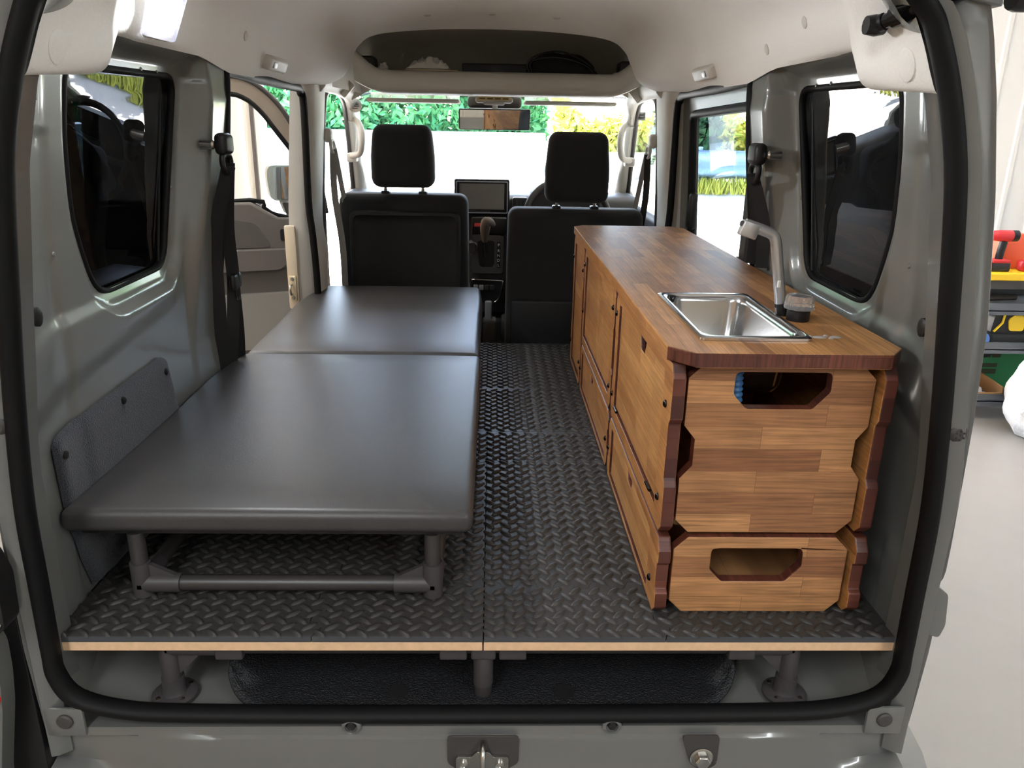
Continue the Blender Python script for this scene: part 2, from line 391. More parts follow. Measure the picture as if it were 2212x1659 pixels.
for k in ky: prof_s.append([tuple(q) for q in smooth_path([(a, 0, b) for a, b in PROF[k]], 5)])
prof_s = np.array(prof_s)                     # (sections, pts, 3)
def roof_at(y):
    i = min(max(np.searchsorted(ky, y)-1, 0), len(ky)-2); t = (y-ky[i])/(ky[i+1]-ky[i]); t = t*t*(3-2*t) if ky[i+1]-ky[i] > .3 else t
    return prof_s[i]*(1-t)+prof_s[i+1]*t
yy = np.concatenate([np.linspace(0, .32, 17), np.linspace(.36, 1.70, 30), np.linspace(1.715, 1.81, 9)])
v = []; f = []
npf = prof_s.shape[1]
for y in yy:
    p = roof_at(y); row = [(VC-a, y, b) for a, _, b in p]+[(VC+a, y, b) for a, _, b in p[-2::-1]]; v += row
nr = 2*npf-1
for i in range(len(yy)-1):
    for j in range(nr-1): f.append((i*nr+j, (i+1)*nr+j, (i+1)*nr+j+1, i*nr+j+1))
m = M(); m.add((v, f)); ceil = m.obj('ceiling', LINER, smooth=180); struct(ceil, 'pale moulded felt headliner of the van roof', 'headliner')
def roof_pt(y, frac, sgn):
    p = roof_at(y); i = frac*(npf-1); a = int(i); t = i-a; q = p[a]*(1-t)+p[min(a+1, npf-1)]*t
    e = p[min(a+1, npf-1)]-p[max(a-1, 0)]; nrm = Vector((-sgn*abs(e[2]), 0, -abs(e[0]))).normalized()
    return Vector((VC+sgn*q[0], y, q[2])), nrm
for (y, fr, sg) in [(.50, .36, 1), (.72, .26, 1), (.40, .50, -1), (.95, .34, -1), (1.56, .86, -1), (1.56, 1.0, -1), (1.56, .86, 1)]:
    p, nn = roof_pt(y, fr, sg); m = M(); m.add(lathe([(.011, -.002), (.011, .0015), (.008, .003), (0.0005, .0032)], (0, 0, 0), 18))
    o = m.obj('lining_clip', TRIMGREY, ceil); o.data.transform(Matrix.Translation(p) @ nn.to_track_quat('Z', 'Y').to_matrix().to_4x4())
# oval pads moulded on the lower ends of the headliner over the rear pillars
for sg in (-1, 1):
    p, _ = roof_pt(.03, .34, sg); pa, _ = roof_pt(.05, .34, sg); pb, _ = roof_pt(.03, .40, sg); nn = (pa-p).cross(pb-p).normalized()
    if nn.x*sg > 0: nn = -nn
    m = M(); m.add(lathe([(.013, -.004), (.013, .0012), (.011, .0022), (0.0005, .0024)], (0, 0, 0), 20)); o = m.obj('moulded_pad', LINER, ceil)
    o.data.transform(Matrix.Translation(p) @ nn.to_track_quat('Z', 'Y').to_matrix().to_4x4() @ Matrix.Scale(1.6, 4, (0, 1, 0)))
for (sg, lb) in ((-1, 'pale folded coat hook bar on the headliner above the open side door'), (1, 'pale folded coat hook bar on the headliner above the closed side door')):
    t = thing('grip_cover', lb, 'grip cover', (VC+sg*.585, 1.23, .93), 'folded grip covers on the headliner')
    p, nn = roof_pt(1.23, .22, sg)
    m = M(); m.add(rbox(-.085, .085, -.018, .018, -.004, .022, .008, 3)); o = m.obj('grip_bar', TRIMGREY, t)
    ex = Vector((0, 1, 0)); ez = nn; ey = ez.cross(ex)
    mm = Matrix(((ex.x, ey.x, ez.x, p.x), (ex.y, ey.y, ez.y, p.y), (ex.z, ey.z, ez.z, p.z), (0, 0, 0, 1))); o.data.transform(mm)
    m = M(); m.add(rbox(-.060, -.020, -.009, .009, .016, .0235, .004, 2)); o = m.obj('grip_cap', JOINT, t); o.data.transform(mm)

# ---- rear opening seal
half = SEAL; path = [(VC-a, -.02, b) for a, b in SEALTOP]+[(VC-a, -.02, b) for a, b in half]+[(VC+a, -.02, b) for a, b in half[-2::-1]]+[(VC+a, -.02, b) for a, b in SEALTOP[:0:-1]]
sp = smooth_path(path, 5, True)
m = M(); m.add(tube(sp, .017, 14, True, ry=.012, ref=(0, 1, 0)))
seal = m.obj('trim_1', RUBBER, smooth=180); struct(seal, 'black rubber weather seal around the tailgate opening', 'weather seal')

# ---- rear body frame outside the seal
OUT = [(.593, .912), (.607, .87), (.625, .803), (.650, .685), (.677, .515), (.687, .379), (.695, .193), (.697, .10), (.698, .0), (.690, -.184)]
oz = np.array([p[1] for p in OUT])[::-1]; ox = np.array([p[0] for p in OUT])[::-1]
def body_side(sg, name, label):
    zz = np.linspace(-.19, 1.0, 90); v = []; f = []
    for z in zz:
        s = float(np.interp(z, zs_, ss_)); s = min(s, .653) if z > -.06 else .653-.0*abs(z)
        if z > .95: s = .47-.9*(z-.95)
        o = float(np.interp(z, oz, ox)) if z < .912 else .593-1.0*(z-.912)
        n = 1-min(1, max(0, abs(z-.115)/.02)); o -= .010*n        # notch above the lamp corner
        pts = [(s-.006, .03), (s-.004, -.022), (s+.012, -.034), (s+.022, -.036), (s+.026, -.031), (o-.014, -.024), (o-.010, -.027), (o, -.012), (o+.012, .03), (.725, .12), (.737, .26), (.737, .76), (.737, .90), (.72, .92)]
        if z > .6: k = (z-.6)/.4; pts[9:] = [(max(o+.02, .725-.10*k), .12), (.737-.10*k, .26), (.737-.10*k, .76), (.737-.10*k, .90), (.72-.10*k, .92)]
        v += [(VC+sg*a, b, z) for a, b in pts]
    n = len(pts)
    for i in range(len(zz)-1):
        for j in range(n-1):
            if j == 10 and .43 < zz[i] < .87: continue      # window opening
            f.append((i*n+j, (i+1)*n+j, (i+1)*n+j+1, i*n+j+1))
    m = M(); m.add((v, f)); o = m.obj(name, PAINT, smooth=50); struct(o, label, 'van body'); return o
bl = body_side(-1, 'trim_2', 'grey painted rear body pillar of the van beside the bed')
br_ = body_side(1, 'trim_3', 'grey painted rear body pillar of the van next to the garage floor')
for sg, par in ((-1, bl), (1, br_)):
    m = M(); m.add(lathe([(.013, 0), (.013, -.004), (.009, -.008), (.0005, -.009)], (0, 0, 0), 18, 'y')); o = m.obj('stop_plug', TRIMDARK, par)
    o.data.transform(Matrix.Translation((VC+sg*(.657 if sg > 0 else .655), -.027, .365)))
    for dx, dz in ((0, 0), (.005, .003), (-.005, .003), (.005, -.004), (-.005, -.004), (0, .006), (0, -.007)):
        m = M(); m.add(lathe([(.0016, 0), (.0012, -.002), (.0002, -.0022)], (0, 0, 0), 6, 'y')); o = m.obj('plug_stud', JOINT, par)
        o.data.transform(Matrix.Translation((VC+sg*.657+dx, -.0355, .365+dz)))
# corner lamp bump on the outer right edge, hinge stop at the top
m = M(); pr = prism(rpoly([(.672, .125), (.700, .105), (.706, .05), (.700, .028), (.676, .036)], .006, 3), -.03, .10, 'y'); addprism(m, pr); m.obj('corner_cover', PAINT, br_, smooth=40)
m = M(); m.add(lathe([(.016, 0), (.018, .006), (.018, .02), (.012, .026)], (.617, -.02, .915), 14, 'x')); m.obj('gate_stop', TRIMBLACK, br_)

# ---- van floor, sill and bumper
m = M(); us = np.linspace(-.66, .66, 60); vs = np.linspace(.0, 2.6, 40)
m.add(grid(lambda x, y: (VC+x, y, -.135+.05*max(0, (abs(x)-.56)/.1)**2*(1 if y < .2 else 1)), us, vs))
fl = m.obj('floor', PAINT_IN, smooth=60); struct(fl, 'grey painted steel load floor of the van under the deck', 'van floor')
xs = np.linspace(-.675, .675, 50)
def sill_pt(x, k):
    e = max(0, (abs(x)-.56)/.115); b = max(0, (abs(x)-.40)/.275)
    prof = [(.02, -.142), (-.012, -.138), (-.030, -.138), (-.034, -.150), (-.040, -.153), (-.042, -.158), (-.044, -.205-.0*e), (-.055, -.222+.02*e), (-.075, -.226+.02*e), (-.080, -.234+.02*e), (-.085, -.30)]
    y, z = prof[k]; return (VC+x, y+.03*b*b*(1 if k > 3 else 0), z)
m = M(); m.add(grid(sill_pt, list(xs), list(range(11)))); sill = m.obj('trim_4', PAINT, smooth=40); struct(sill, 'grey painted tailgate sill under the black weather seal', 'tailgate sill')
m = M()
def bump_pt(x, k):
    b = max(0, (abs(x)-.45)/.30); prof = [(-.07, -.222), (-.115, -.228), (-.150, -.236), (-.170, -.25), (-.178, -.28), (-.178, -.50), (-.15, -.56)]
    y, z = prof[k]; return (VC+x, y+.17*b**2.2, z-.0*b)
m.add(grid(bump_pt, list(np.linspace(-.745, .745, 60)), list(range(7)))); bumper = m.obj('trim_5', PAINT, smooth=60); struct(bumper, 'grey painted rear bumper top below the tailgate sill', 'bumper')
for sg in (-1,):
    m = M(); addprism(m, prism(rpoly([(VC+sg*.688, .075), (VC+sg*.765, .03), (VC+sg*.775, -.15), (VC+sg*.760, -.30), (VC+sg*.690, -.27)], .015, 4), -.028, .35, 'y')); m.obj('bumper_gap_filler', TRIMBLACK if sg < 0 else PAINT, bumper, bevel=.008, seg=3)  # black panel added to fill the shadow gap beside the left pillar
for x in (-.202, .207):
    m = M(); m.add(lathe([(.016, 0), (.015, -.004), (.010, -.006), (.010, -.003), (.0005, -.001)], (x, -.031, -.134), 20, 'y')); g = m.obj('sill_grommet', PAINT, sill)
    m = M(); m.add(lathe([(.009, -.004), (.007, -.008), (.0005, -.009)], (x, -.031, -.132), 6, 'y')); m.obj('grommet_core', TRIMBLACK, g)
for sg in (-1, 1):
    m = M(); m.add(rbox(sg*.640-.030, sg*.640+.030, -.037, -.030, -.150, -.098, .004, 2)); g = m.obj('corner_bracket', PAINT, sill)
    m = M(); m.add(lathe([(.0125, 0), (.0125, -.003), (.010, -.005), (.0005, -.0055)], (sg*.638, -.037, -.120), 20, 'y')); m.obj('bracket_plug', TRIMDARK, g)
# latch recess, striker and hex bolt
t = thing('door_striker', 'steel tailgate striker loop in a recess at the middle of the sill', 'latch', (.004, -.045, -.205))
m = M(); pr = prism(rpoly([(-.052, -.142), (.060, -.142), (.060, -.195), (.035, -.212), (-.030, -.212), (-.052, -.195)], .008, 3), -.0475, -.044, 'y'); addprism(m, pr); m.obj('recess_plate', TRIMDARK, t, bevel=.001)
m = M(); addprism(m, prism(rpoly([(-.038, -.178), (-.014, -.178), (-.006, -.168), (.014, -.168), (.020, -.178), (.044, -.178), (.044, -.203), (.030, -.210), (-.026, -.210), (-.038, -.203)], .004, 3), -.053, -.048, 'y')); m.obj('base_plate', CHROME, t, bevel=.001)
m = M(); m.add(tube(smooth_path([(.004, -.05, -.150), (.004, -.068, -.152), (.004, -.076, -.165), (.004, -.076, -.188), (.004, -.066, -.200), (.004, -.052, -.200)], 5), .0042, 8)); m.obj('loop', CHROME, t, smooth=180)
for x in (-.025, .031):
    m = M(); m.add(lathe([(.0075, -.053), (.007, -.057), (.002, -.058), (.0005, -.0565)], (x, 0, -.192), 14, 'y')); m.obj('screw', CHROME, t)
t = thing('hex_bolt', 'large steel hex bolt in a recess of the sill, away from the striker', 'bolt', (.346, -.045, -.185))
m = M(); addprism(m, prism(rpoly([(.316, -.142), (.376, -.142), (.376, -.20), (.362, -.208), (.346, -.208), (.332, -.195)], .008, 3), -.0475, -.044, 'y')); m.obj('recess_plate', TRIMDARK, t, bevel=.001)
m = M(); m.add(lathe([(.0185, -.048), (.0185, -.050), (.017, -.051), (.0125, -.051)], (.350, 0, -.184), 22, 'y')); m.obj('washer', CHROME, t)
m = M(); m.add(lathe([(.0125, -.050), (.0125, -.060), (.011, -.062), (.0005, -.0615)], (.350, 0, -.184), 6, 'y')); m.obj('bolt_head', CHROME, t, smooth=20, bevel=.0006)

# ---- free-standing grey body panel at the far left edge of the opening
t = thing('left_corner_panel', 'free-standing pale grey body panel at the left with two bolts', 'car', (-.80, -.12, -.80))
m = M(); addprism(m, prism(rpoly([(-1.3, .40), (-.74, .36), (-.70, .19), (-.705, .08), (-.688, .045), (-.690, -.01), (-.697, -.067), (-.722, -.188), (-.74, -.40), (-.75, -.78), (-1.3, -.78)], .012, 4), -.080, -.048, 'y')); m.obj('body_panel', PAINT, t, bevel=.010, seg=3)
m = M(); addprism(m, prism(rpoly([(-.76, .20), (-.672, .195), (-.660, .155), (-.664, .082), (-.680, .065), (-.72, .075)], .008, 3), -.084, -.046, 'y')); m.obj('hinge_bracket', TRIMBLACK, t, bevel=.002)
for (x, z) in ((-.680, .150), (-.674, .090)):
    m = M(); m.add(lathe([(.009, -.084), (.009, -.087), (.0065, -.087), (.0065, -.095), (.0005, -.0955)], (x, 0, z), 6, 'y')); m.obj('bolt', CHROME, t, smooth=20)
m = M(); m.add(lathe([(.012, -.079), (.012, -.085), (.009, -.087), (.0005, -.087)], (-.706, 0, -.040), 16, 'y')); m.obj('red_reflector', mat('red_reflector', (225, 40, 30), .25), t)

# ---- C pillar / sliding door seals, B pillars
def strip(name, pts, r, par=None, ry=None, matl=RUBBER, ref=None, n=4):
    m = M(); m.add(tube(smooth_path(pts, n), r, 8, ry=ry, ref=ref)); return m.obj(name, matl, par, smooth=180)
for sg, nm, lb in ((-1, 'trim_6', 'black rubber seal framing the open side door'), (1, 'trim_7', 'black rubber seal framing the closed side door')):
    e = [(VC+sg*(float(wallw(.850, z))+.004), .857, z) for z in (-.10, .1, .3, .5, .7, .82)]
    pth = e+[(VC+sg*.600, .875, .860), (VC+sg*.606, .92, .868), (VC+sg*.612, 1.2, .862), (VC+sg*.614, 1.5, .860), (VC+sg*.615, 1.62, .858), (VC+sg*.618, 1.665, .845), (VC+sg*.612, 1.675, .80), (VC+sg*.618, 1.68, .5), (VC+sg*.612, 1.685, .38), (VC+sg*.608, 1.69, .2), (VC+sg*.612, 1.69, -.1)]
    o = strip(nm, pth, .012, ry=.014, ref=(1, 0, 0)); struct(o, lb, 'door seal')
def bpillar(sg, name, label):
    v = []; f = []; zz = np.linspace(-.14, .885, 26)
    for z in zz:
        w0 = float(np.interp(z, [-.15, .2, .5, .86, .9], [.66, .652, .637, .606, .600])); bul = .028*float(1-sstep(.30, .42, z))
        pts = [(w0+.05, 1.685), (w0+.01, 1.69), (w0-.008, 1.70), (w0-.022-bul, 1.73), (w0-.028-bul, 1.80), (w0-.02-bul*.6, 1.90), (w0, 1.99+bul), (w0+.05, 2.0)]
        v += [(VC+sg*a, b, z) for a, b in pts]
    n = len(pts)
    for i in range(len(zz)-1):
        for j in range(n-1): f.append((i*n+j, (i+1)*n+j, (i+1)*n+j+1, i*n+j+1))
    m = M(); m.add((v, f)); o = m.obj(name, TRIMGREY, smooth=60); struct(o, label, 'pillar trim'); return o
bpL = bpillar(-1, 'trim_8', 'pale plastic pillar trim between the side door and the passenger seat')
bpR = bpillar(1, 'trim_9', 'pale plastic pillar trim between the side window and the driver seat')
# latch striker on the outside face of the left pillar
t = thing('pillar_striker', 'cream painted striker plate low on the pillar by the open side door', 'latch', (-.69, 1.70, .17))
m = M(); m.add(rbox(-.70, -.662, 1.66, 1.675, .13, .42, .006, 2)); m.obj('painted_flange', mat('cream_paint', (205, 190, 165), .4), t)
m = M(); m.add(rbox(-.694, -.668, 1.652, 1.661, .16, .25, .006, 2)); m.obj('plate', mat('zinc_plate', (216, 202, 172), .35, metal=.6), t)
m = M(); m.add(tube(smooth_path([(-.684, 1.655, .185), (-.684, 1.63, .19), (-.684, 1.63, .215), (-.684, 1.655, .22)], 4), .004, 8)); m.obj('loop', CHROME, t, smooth=180)
for z in (.172, .238):
    m = M(); m.add(lathe([(.007, 1.652), (.006, 1.648), (.0005, 1.6475)], (-.681, 0, z), 14, 'y')); m.obj('screw', CHROME, t)

# ---- right sliding door (closed) with its window
t = thing('door_2', 'closed side door of the van behind the worktop', 'van door', (.66, 1.3, -.14), kind='structure')
def dx(z): return VC+float(np.interp(z, [-.15, .2, .5, .86, .9], [.70, .695, .682, .648, .64]))
win = rpoly([(.915, .815), (1.575, .800), (1.585, .36), (.90, .36)], .035, 5)
m = M(); addprism(m, prism([(.87, .875), (1.70, .875), (1.70, -.12), (.87, -.12)], 0, .02, 'x', [win]), 0, 0, lambda p: (dx(p[2])-.012+p[0], p[1], p[2])); m.obj('door_frame', PAINT_IN, t, bevel=.002)
m = M(); m.add(tube([(dx(z)-.012, y, z) for (y, z) in win], .013, 8, True)); m.obj('glass_channel', RUBBER, t, smooth=180)
m = M(); addprism(m, prism(win, 0, .004, 'x'), 0, 0, lambda p: (dx(p[2])+.004+p[0], p[1], p[2])); m.obj('pane', SIDEGL, t, smooth=20)
m = M(); m.add(box(dx(.5)-.02, dx(.5)-.006, .985, 1.03, .36, .805)); m.obj('sash_bar', TRIMDARK, t, bevel=.002)
m = M(); m.add(rbox(dx(.5)-.03, dx(.5)-.004, 1.545, 1.60, .44, .56, .012, 3)); m.obj('latch_cover', TRIMBLACK, t)
m = M(); m.add(box(dx(.42)+.000, dx(.42)+.003, 1.07, 1.12, .40, .425)); s = m.obj('window_sticker', WHITE, t)
for k in range(3):
    m = M(); m.add(box(dx(.42)-.001, dx(.42)+.0005, 1.076+.014*k, 1.085+.014*k, .404, .421)); m.obj('print_mark', TRIMBLACK, s)

# ---- roof lining above the front doors, A pillars, windscreen
def apillar(sg, name, label):
    m = M()
    pts = [(VC+sg*.650, 2.95, .40), (VC+sg*.640, 2.80, .62), (VC+sg*.622, 2.63, .80), (VC+sg*.60, 2.45, .880), (VC+sg*.59, 2.2, .90), (VC+sg*.59, 1.95, .905), (VC+sg*.59, 1.78, .90)]
    m.add(tube(smooth_path(pts, 5), .034, 10, ry=.05, ref=(1, 0, 0))); m.add(rbox(VC+sg*.66-.04, VC+sg*.66+.04, 2.86, 3.0, -.1, .46, .02)); o = m.obj(name, TRIMGREY, smooth=180); struct(o, label, 'pillar trim')
    g = thing('grab_handle', 'pale moulded grab handle on the windscreen pillar by the %s seat' % ('passenger' if sg < 0 else 'driver'), 'grab handle', (VC+sg*.61, 2.55, .62), 'windscreen pillar grab handles')
    m = M(); m.add(tube(smooth_path([(VC+sg*.615, 2.62, .77), (VC+sg*.585, 2.57, .755), (VC+sg*.568, 2.54, .72), (VC+sg*.568, 2.54, .67), (VC+sg*.585, 2.57, .625), (VC+sg*.63, 2.62, .61)], 5), .013, 10)); m.obj('handle_bar', TRIMGREY, g, smooth=180)
    for z, y in ((.775, 2.63), (.605, 2.64)):
        m = M(); m.add(rbox(VC+sg*.63-.022, VC+sg*.63+.022, y-.03, y+.03, z-.02, z+.02, .008)); m.obj('handle_mount', TRIMGREY, g)
    # light seal of the front door opening
    o2 = strip('trim_%d' % (12 if sg < 0 else 13), [(VC+sg*.66, 2.03, .05), (VC+sg*.645, 2.03, .5), (VC+sg*.625, 2.04, .80), (VC+sg*.615, 2.08, .865), (VC+sg*.615, 2.25, .872), (VC+sg*.63, 2.48, .84), (VC+sg*.65, 2.66, .72), (VC+sg*.672, 2.85, .48), (VC+sg*.68, 2.92, .3)], .011, ry=.016, ref=(1, 0, 0), matl=TRIMDARK)
    struct(o2, 'dark seal of the front door opening on the %s side' % ('passenger' if sg < 0 else 'driver'), 'door seal')
apillar(-1, 'trim_10', 'pale windscreen pillar trim on the passenger side')
apillar(1, 'trim_11', 'pale windscreen pillar trim on the driver side')
m = M(); m.add(grid(lambda a, b: (VC+a*(.60+.07*b), 2.50+.55*b-.05*a*a, .875-.50*b), list(np.linspace(-1, 1, 13)), list(np.linspace(0, 1, 7))))
wsn = m.obj('window_3', GLASS, smooth=180, solid=.005); struct(wsn, 'wide clear windscreen at the front of the van', 'windscreen')
t = thing('windscreen_sticker', 'round white service sticker high on the windscreen by the passenger visor', 'sticker', (-.583, 2.515, .80))
m = M(); m.add(lathe([(.030, 0), (.030, .001), (.0005, .001)], (0, 0, 0), 24)); o = m.obj('sticker_disc', WHITE); o.matrix_world = Matrix.Translation((-.583, 2.51, .825)) @ Matrix.Rotation(math.radians(105), 4, 'X'); o.parent = t; o.matrix_parent_inverse = t.matrix_basis.inverted()
for k, (wd, zz_) in enumerate(((.018, .012), (.034, .004), (.038, -.004), (.024, -.013))):
    m = M(); m.add(box(-.583-wd/2, -.583+wd/2, 2.5065+.0-.27*zz_, 2.5072-.27*zz_, .825+zz_-.0015, .825+zz_+.0015)); m.obj('print_line', JOINT, t)
t = thing('inspection_sticker', 'small square grey sticker high on the windscreen by the driver pillar', 'sticker', (.66, 2.55, .80))
m = M(); m.add(box(.640, .676, 2.545, 2.546, .785, .82)); m.obj('sticker_face', mat('sticker_grey', (175, 180, 178), .6), t)
for k in range(2):
    m = M(); m.add(box(.647, .669, 2.5435, 2.5445, .793+.012*k, .799+.012*k)); m.obj('print_line', JOINT, t)

# ---- header of the rear opening, front bulkhead, cabin floor, closed driver door
top_in = [(VC-.515, .915), (VC-.46, .957), (VC-.36, .992), (VC-.2, 1.010), (VC+.2, 1.010), (VC+.36, .992), (VC+.46, .957), (VC+.515, .915)]
top_out = [(VC+.60, .90), (VC+.575, .985), (VC+.50, 1.065), (VC+.35, 1.115), (VC, 1.135), (VC-.35, 1.115), (VC-.50, 1.065), (VC-.575, .985), (VC-.60, .90)]
m = M(); addprism(m, prism(top_in+top_out, -.034, .004, 'y')); o = m.obj('trim_14', PAINT, bevel=.006); struct(o, 'grey painted header above the tailgate opening', 'van body')
m = M(); m.add(box(VC-.70, VC+.70, 3.06, 3.12, -.40, .42)); o = m.obj('wall_front_bulkhead', TRIMBLACK); struct(o, 'black front bulkhead under the windscreen', 'van wall')
m = M(); m.add(box(VC-.66, VC+.66, 1.70, 3.06, -.140, -.128)); o = m.obj('floor_cabin', mat('cabin_carpet', (30, 30, 32), .95, bump=(300, .5, .003))); struct(o, 'dark carpet floor under the front seats', 'van floor')
t = thing('door_3', 'closed driver door of the van beside the driver seat', 'van door', (VC+.70, 2.45, -.3), kind='structure')
m = M(); m.add(rbox(VC+.672, VC+.72, 2.02, 2.95, -.30, .40, .02)); m.obj('door_card', TRIMDARK, t)
m = M(); addprism(m, prism([(2.06, .40), (2.93, .40), (2.70, .70), (2.50, .82), (2.28, .855), (2.06, .85)], 0, .004, 'x'), 0, 0, lambda p: (VC+.695-.10*(p[2]-.4)+p[0], p[1], p[2])); m.obj('pane', GLASS, t, smooth=0)
m = M(); m.add(rbox(VC+.64, VC+.675, 2.15, 2.75, .12, .19, .015)); m.obj('armrest', TRIMDARK, t)
# ---- outer roof skin over lining and shelf
m = M(); m.add(grid(lambda x, y: (VC+x, y, 1.135-.10*max(0, (abs(x)-.45)/.15)**2-.10*max(0, (y-2.2)/.4)**2), list(np.linspace(-.62, .62, 25)), list(np.linspace(0, 2.55, 20)))); rf = m.obj('roof', PAINT, smooth=180); struct(rf, 'grey painted outer roof skin of the van', 'van roof')

# ================================================================== DECK
MT = .006          # top of the foam mats
def wave(a0, a1, c, axis, amp=.010, pitch=.062, ph=0):
    """jigsaw edge between two tiles: points from a0 to a1 along one axis"""
    n = max(4, int(abs(a1-a0)/.005)); out = []
    for i in range(n+1):
        a = a0+(a1-a0)*i/n; q = math.sin(2*math.pi*(a+ph)/pitch); k = max(-1, min(1, q*2.6)); ramp = min(1, min(i, n-i)/4)
        out.append((a, c+amp*k*ramp) if axis == 'x' else (c+amp*k*ramp, a))
    return out
YR = [0, .143, .655, .845, 1.188, 1.69]
def tread(cx, cy, ang, z, rx=.0158, ry=.0056, h=.0042):
    ca, sa = math.cos(ang), math.sin(ang); v = []
    for s, zz in ((1, 0), (.72, h*.75)):
        for k in range(8):
            a = math.pi*2*k/8; x, y = rx*s*math.cos(a), ry*s*math.sin(a)*(1 if s == 1 else .9); v.append((cx+x*ca-y*sa, cy+x*sa+y*ca, z+zz))
    v.append((cx, cy, z+h)); f = [(k, (k+1) % 8, 8+(k+1) % 8, 8+k) for k in range(8)]+[(8+k, 8+(k+1) % 8, 16) for k in range(8)]
    return v, f
px_, qy_ = .0326, .0330
def tile(x0, x1, y0, y1, el, er, eb, et, label):
    """foam tile; edges: 's' cut straight, 'p' jigsaw"""
    g = .0009
    bot = wave(x0+g, x1-g, y0, 'x') if eb == 'p' else [(x0+g, y0+g), (x1-g, y0+g)]
    rgt = wave(y0+g, y1-g, x1, 'y') if er == 'p' else [(x1-g, y0+g), (x1-g, y1-g)]
    top = wave(x0+g, x1-g, y1, 'x') if et == 'p' else [(x0+g, y1-g), (x1-g, y1-g)]
    lef = wave(y0+g, y1-g, x0, 'y') if el == 'p' else [(x0+g, y0+g), (x0+g, y1-g)]
    sh = lambda P, dx_, dy_: [(a+dx_, b+dy_) for a, b in P]
    if eb == 'p': bot = sh(bot, 0, g)
    if et == 'p': top = sh(top, 0, -g)
    if el == 'p': lef = sh(lef, g, 0)
    if er == 'p': rgt = sh(rgt, -g, 0)
    out = bot+rgt[1:]+top[::-1][1:]+lef[::-1][1:-1]
    t = thing('foam_mat_tile', label, 'floor mat', ((x0+x1)/2, y0, -.004), 'interlocking foam tiles covering the deck')
    m = M(); addprism(m, prism(out, -.004, MT, 'z'), 0, 1); m.obj('foam_sheet', [FOAM, FOAMEDGE], t, smooth=0)
    m = M(); sx = .014+RND.uniform(0, .006); sy = .014+RND.uniform(0, .006); mg = .0045
    for i in range(int((x1-x0)/px_)+2):
        for j in range(int((y1-y0)/qy_)+2):
            for b in (0, 1):
                cx = x0-.008+sx+(i+.5*b)*px_; cy = y0-.008+sy+(j+.5*b)*qy_
                if x0+mg < cx < x1-mg and y0+mg < cy < y1-mg: m.add(tread(cx, cy, math.radians(-42 if b == 0 else 42), MT-.0002))
    o = m.obj('raised_tread', FOAM, t, smooth=180); o['kind'] = 'stuff'
TN = {0: 'first row at the rear edge', 1: 'second row from the rear edge', 2: 'narrow third row', 3: 'fourth row from the rear', 4: 'last row before the seats'}
for r in range(5):
    xs_ = [-.655, -.263, .003, .289, .655] if r < 3 else [-.650, -.263, .289, .650]
    nm = ['against the felt side wall', 'under the bed beside the seam', 'in the aisle beside the cabinet', 'under the wooden cabinet'] if r < 3 else ['against the wall under the bed', 'across the aisle', 'under the wooden cabinet']
    for c in range(len(xs_)-1):
        cen = (r < 3 and xs_[c] == .003); ce2 = (r < 3 and xs_[c+1] == .003)
        tile(xs_[c], xs_[c+1], YR[r], YR[r+1], 's' if c == 0 or cen else 'p', 's' if c == len(xs_)-2 or ce2 else 'p', 's' if r == 0 or r == 3 else 'p', 's' if r in (2, 4) else 'p',
             'black treaded foam tile %s, %s' % (nm[c], TN[r]))
for (x0, x1, lb) in ((-.655, .0015, 'raw wood deck board under the bed side, pale cut edge showing'), (.0035, .655, 'raw wood deck board under the cabinet side, pale cut edge showing')):
    m = M(); m.add(box(x0, x1, .001, 1.69, -.020, -.0045)); o = m.obj('deck_board', PLY, smooth=0, bevel=.0008); tag(o, lb, 'deck board', 'deck boards')

# deck frame below: front rail with legs
FR = .0125; YF = .035
t = thing('deck_trestle', 'grey pipe frame carrying the deck, standing on flanged feet', 'frame', (0, YF, -.132))
m = M(); m.add(tube([(-.50, YF, -.036), (.505, YF, -.036)], FR, 12)); m.obj('front_rail', PIPE, t, smooth=50)
for x in (-.50, .505):
    m = M(); m.add(tube([(x, YF, -.128), (x, YF, -.022)], .0155, 14)); sg = 1 if x < 0 else -1
    m.add(tube([(x, YF, -.036), (x+sg*.085, YF, -.036)], .0155, 14)); m.add(tube([(x, YF, -.022), (x, YF, -.022+.0005)], .0155, 14))
    addprism(m, prism([(x, -.036), (x+sg*.055, -.046), (x+sg*.05, -.05), (x+sg*.012, -.09), (x, -.09)], YF-.004, YF+.004, 'y'))
    m.obj('corner_joint', JOINT, t, smooth=40)
    m = M(); m.add(lathe([(.036, -.132), (.036, -.127), (.031, -.124), (.020, -.123), (.0175, -.118), (.0175, -.095)], (x, YF, 0), 24)); fl_ = m.obj('floor_flange', JOINT, t, smooth=40)
    for a in range(4):
        m = M(); m.add(lathe([(.004, -.127), (.004, -.123), (.0005, -.1225)], (x+.027*math.cos(a*1.571+.78), YF+.027*math.sin(a*1.571+.78), 0), 8)); m.obj('flange_screw', CHROME, fl_)
    m = M(); m.add(tube([(x, YF, -.036), (x, 1.60, -.036)], FR, 10)); m.obj('side_rail', PIPE, t, smooth=50)
m = M(); m.add(tube([(.003, YF-.003, -.105), (.003, YF-.003, -.022)], .0160, 14)); m.add(rbox(-.017, .023, YF-.02, YF+.016, -.050, -.022, .004)); m.obj('centre_leg', JOINT, t, smooth=40)
m = M(); m.add(lathe([(.0125, -.128), (.0145, -.124), (.0145, -.104)], (.003, YF-.003, 0), 16)); m.obj('leg_cap', PIPE, t)
for x in (-.045, .050, -.40, .42):
    m = M(); m.add(rbox(x-.022, x+.022, YF-.017, YF+.014, -.052, -.022, .003)); m.obj('rail_sleeve', JOINT, t)

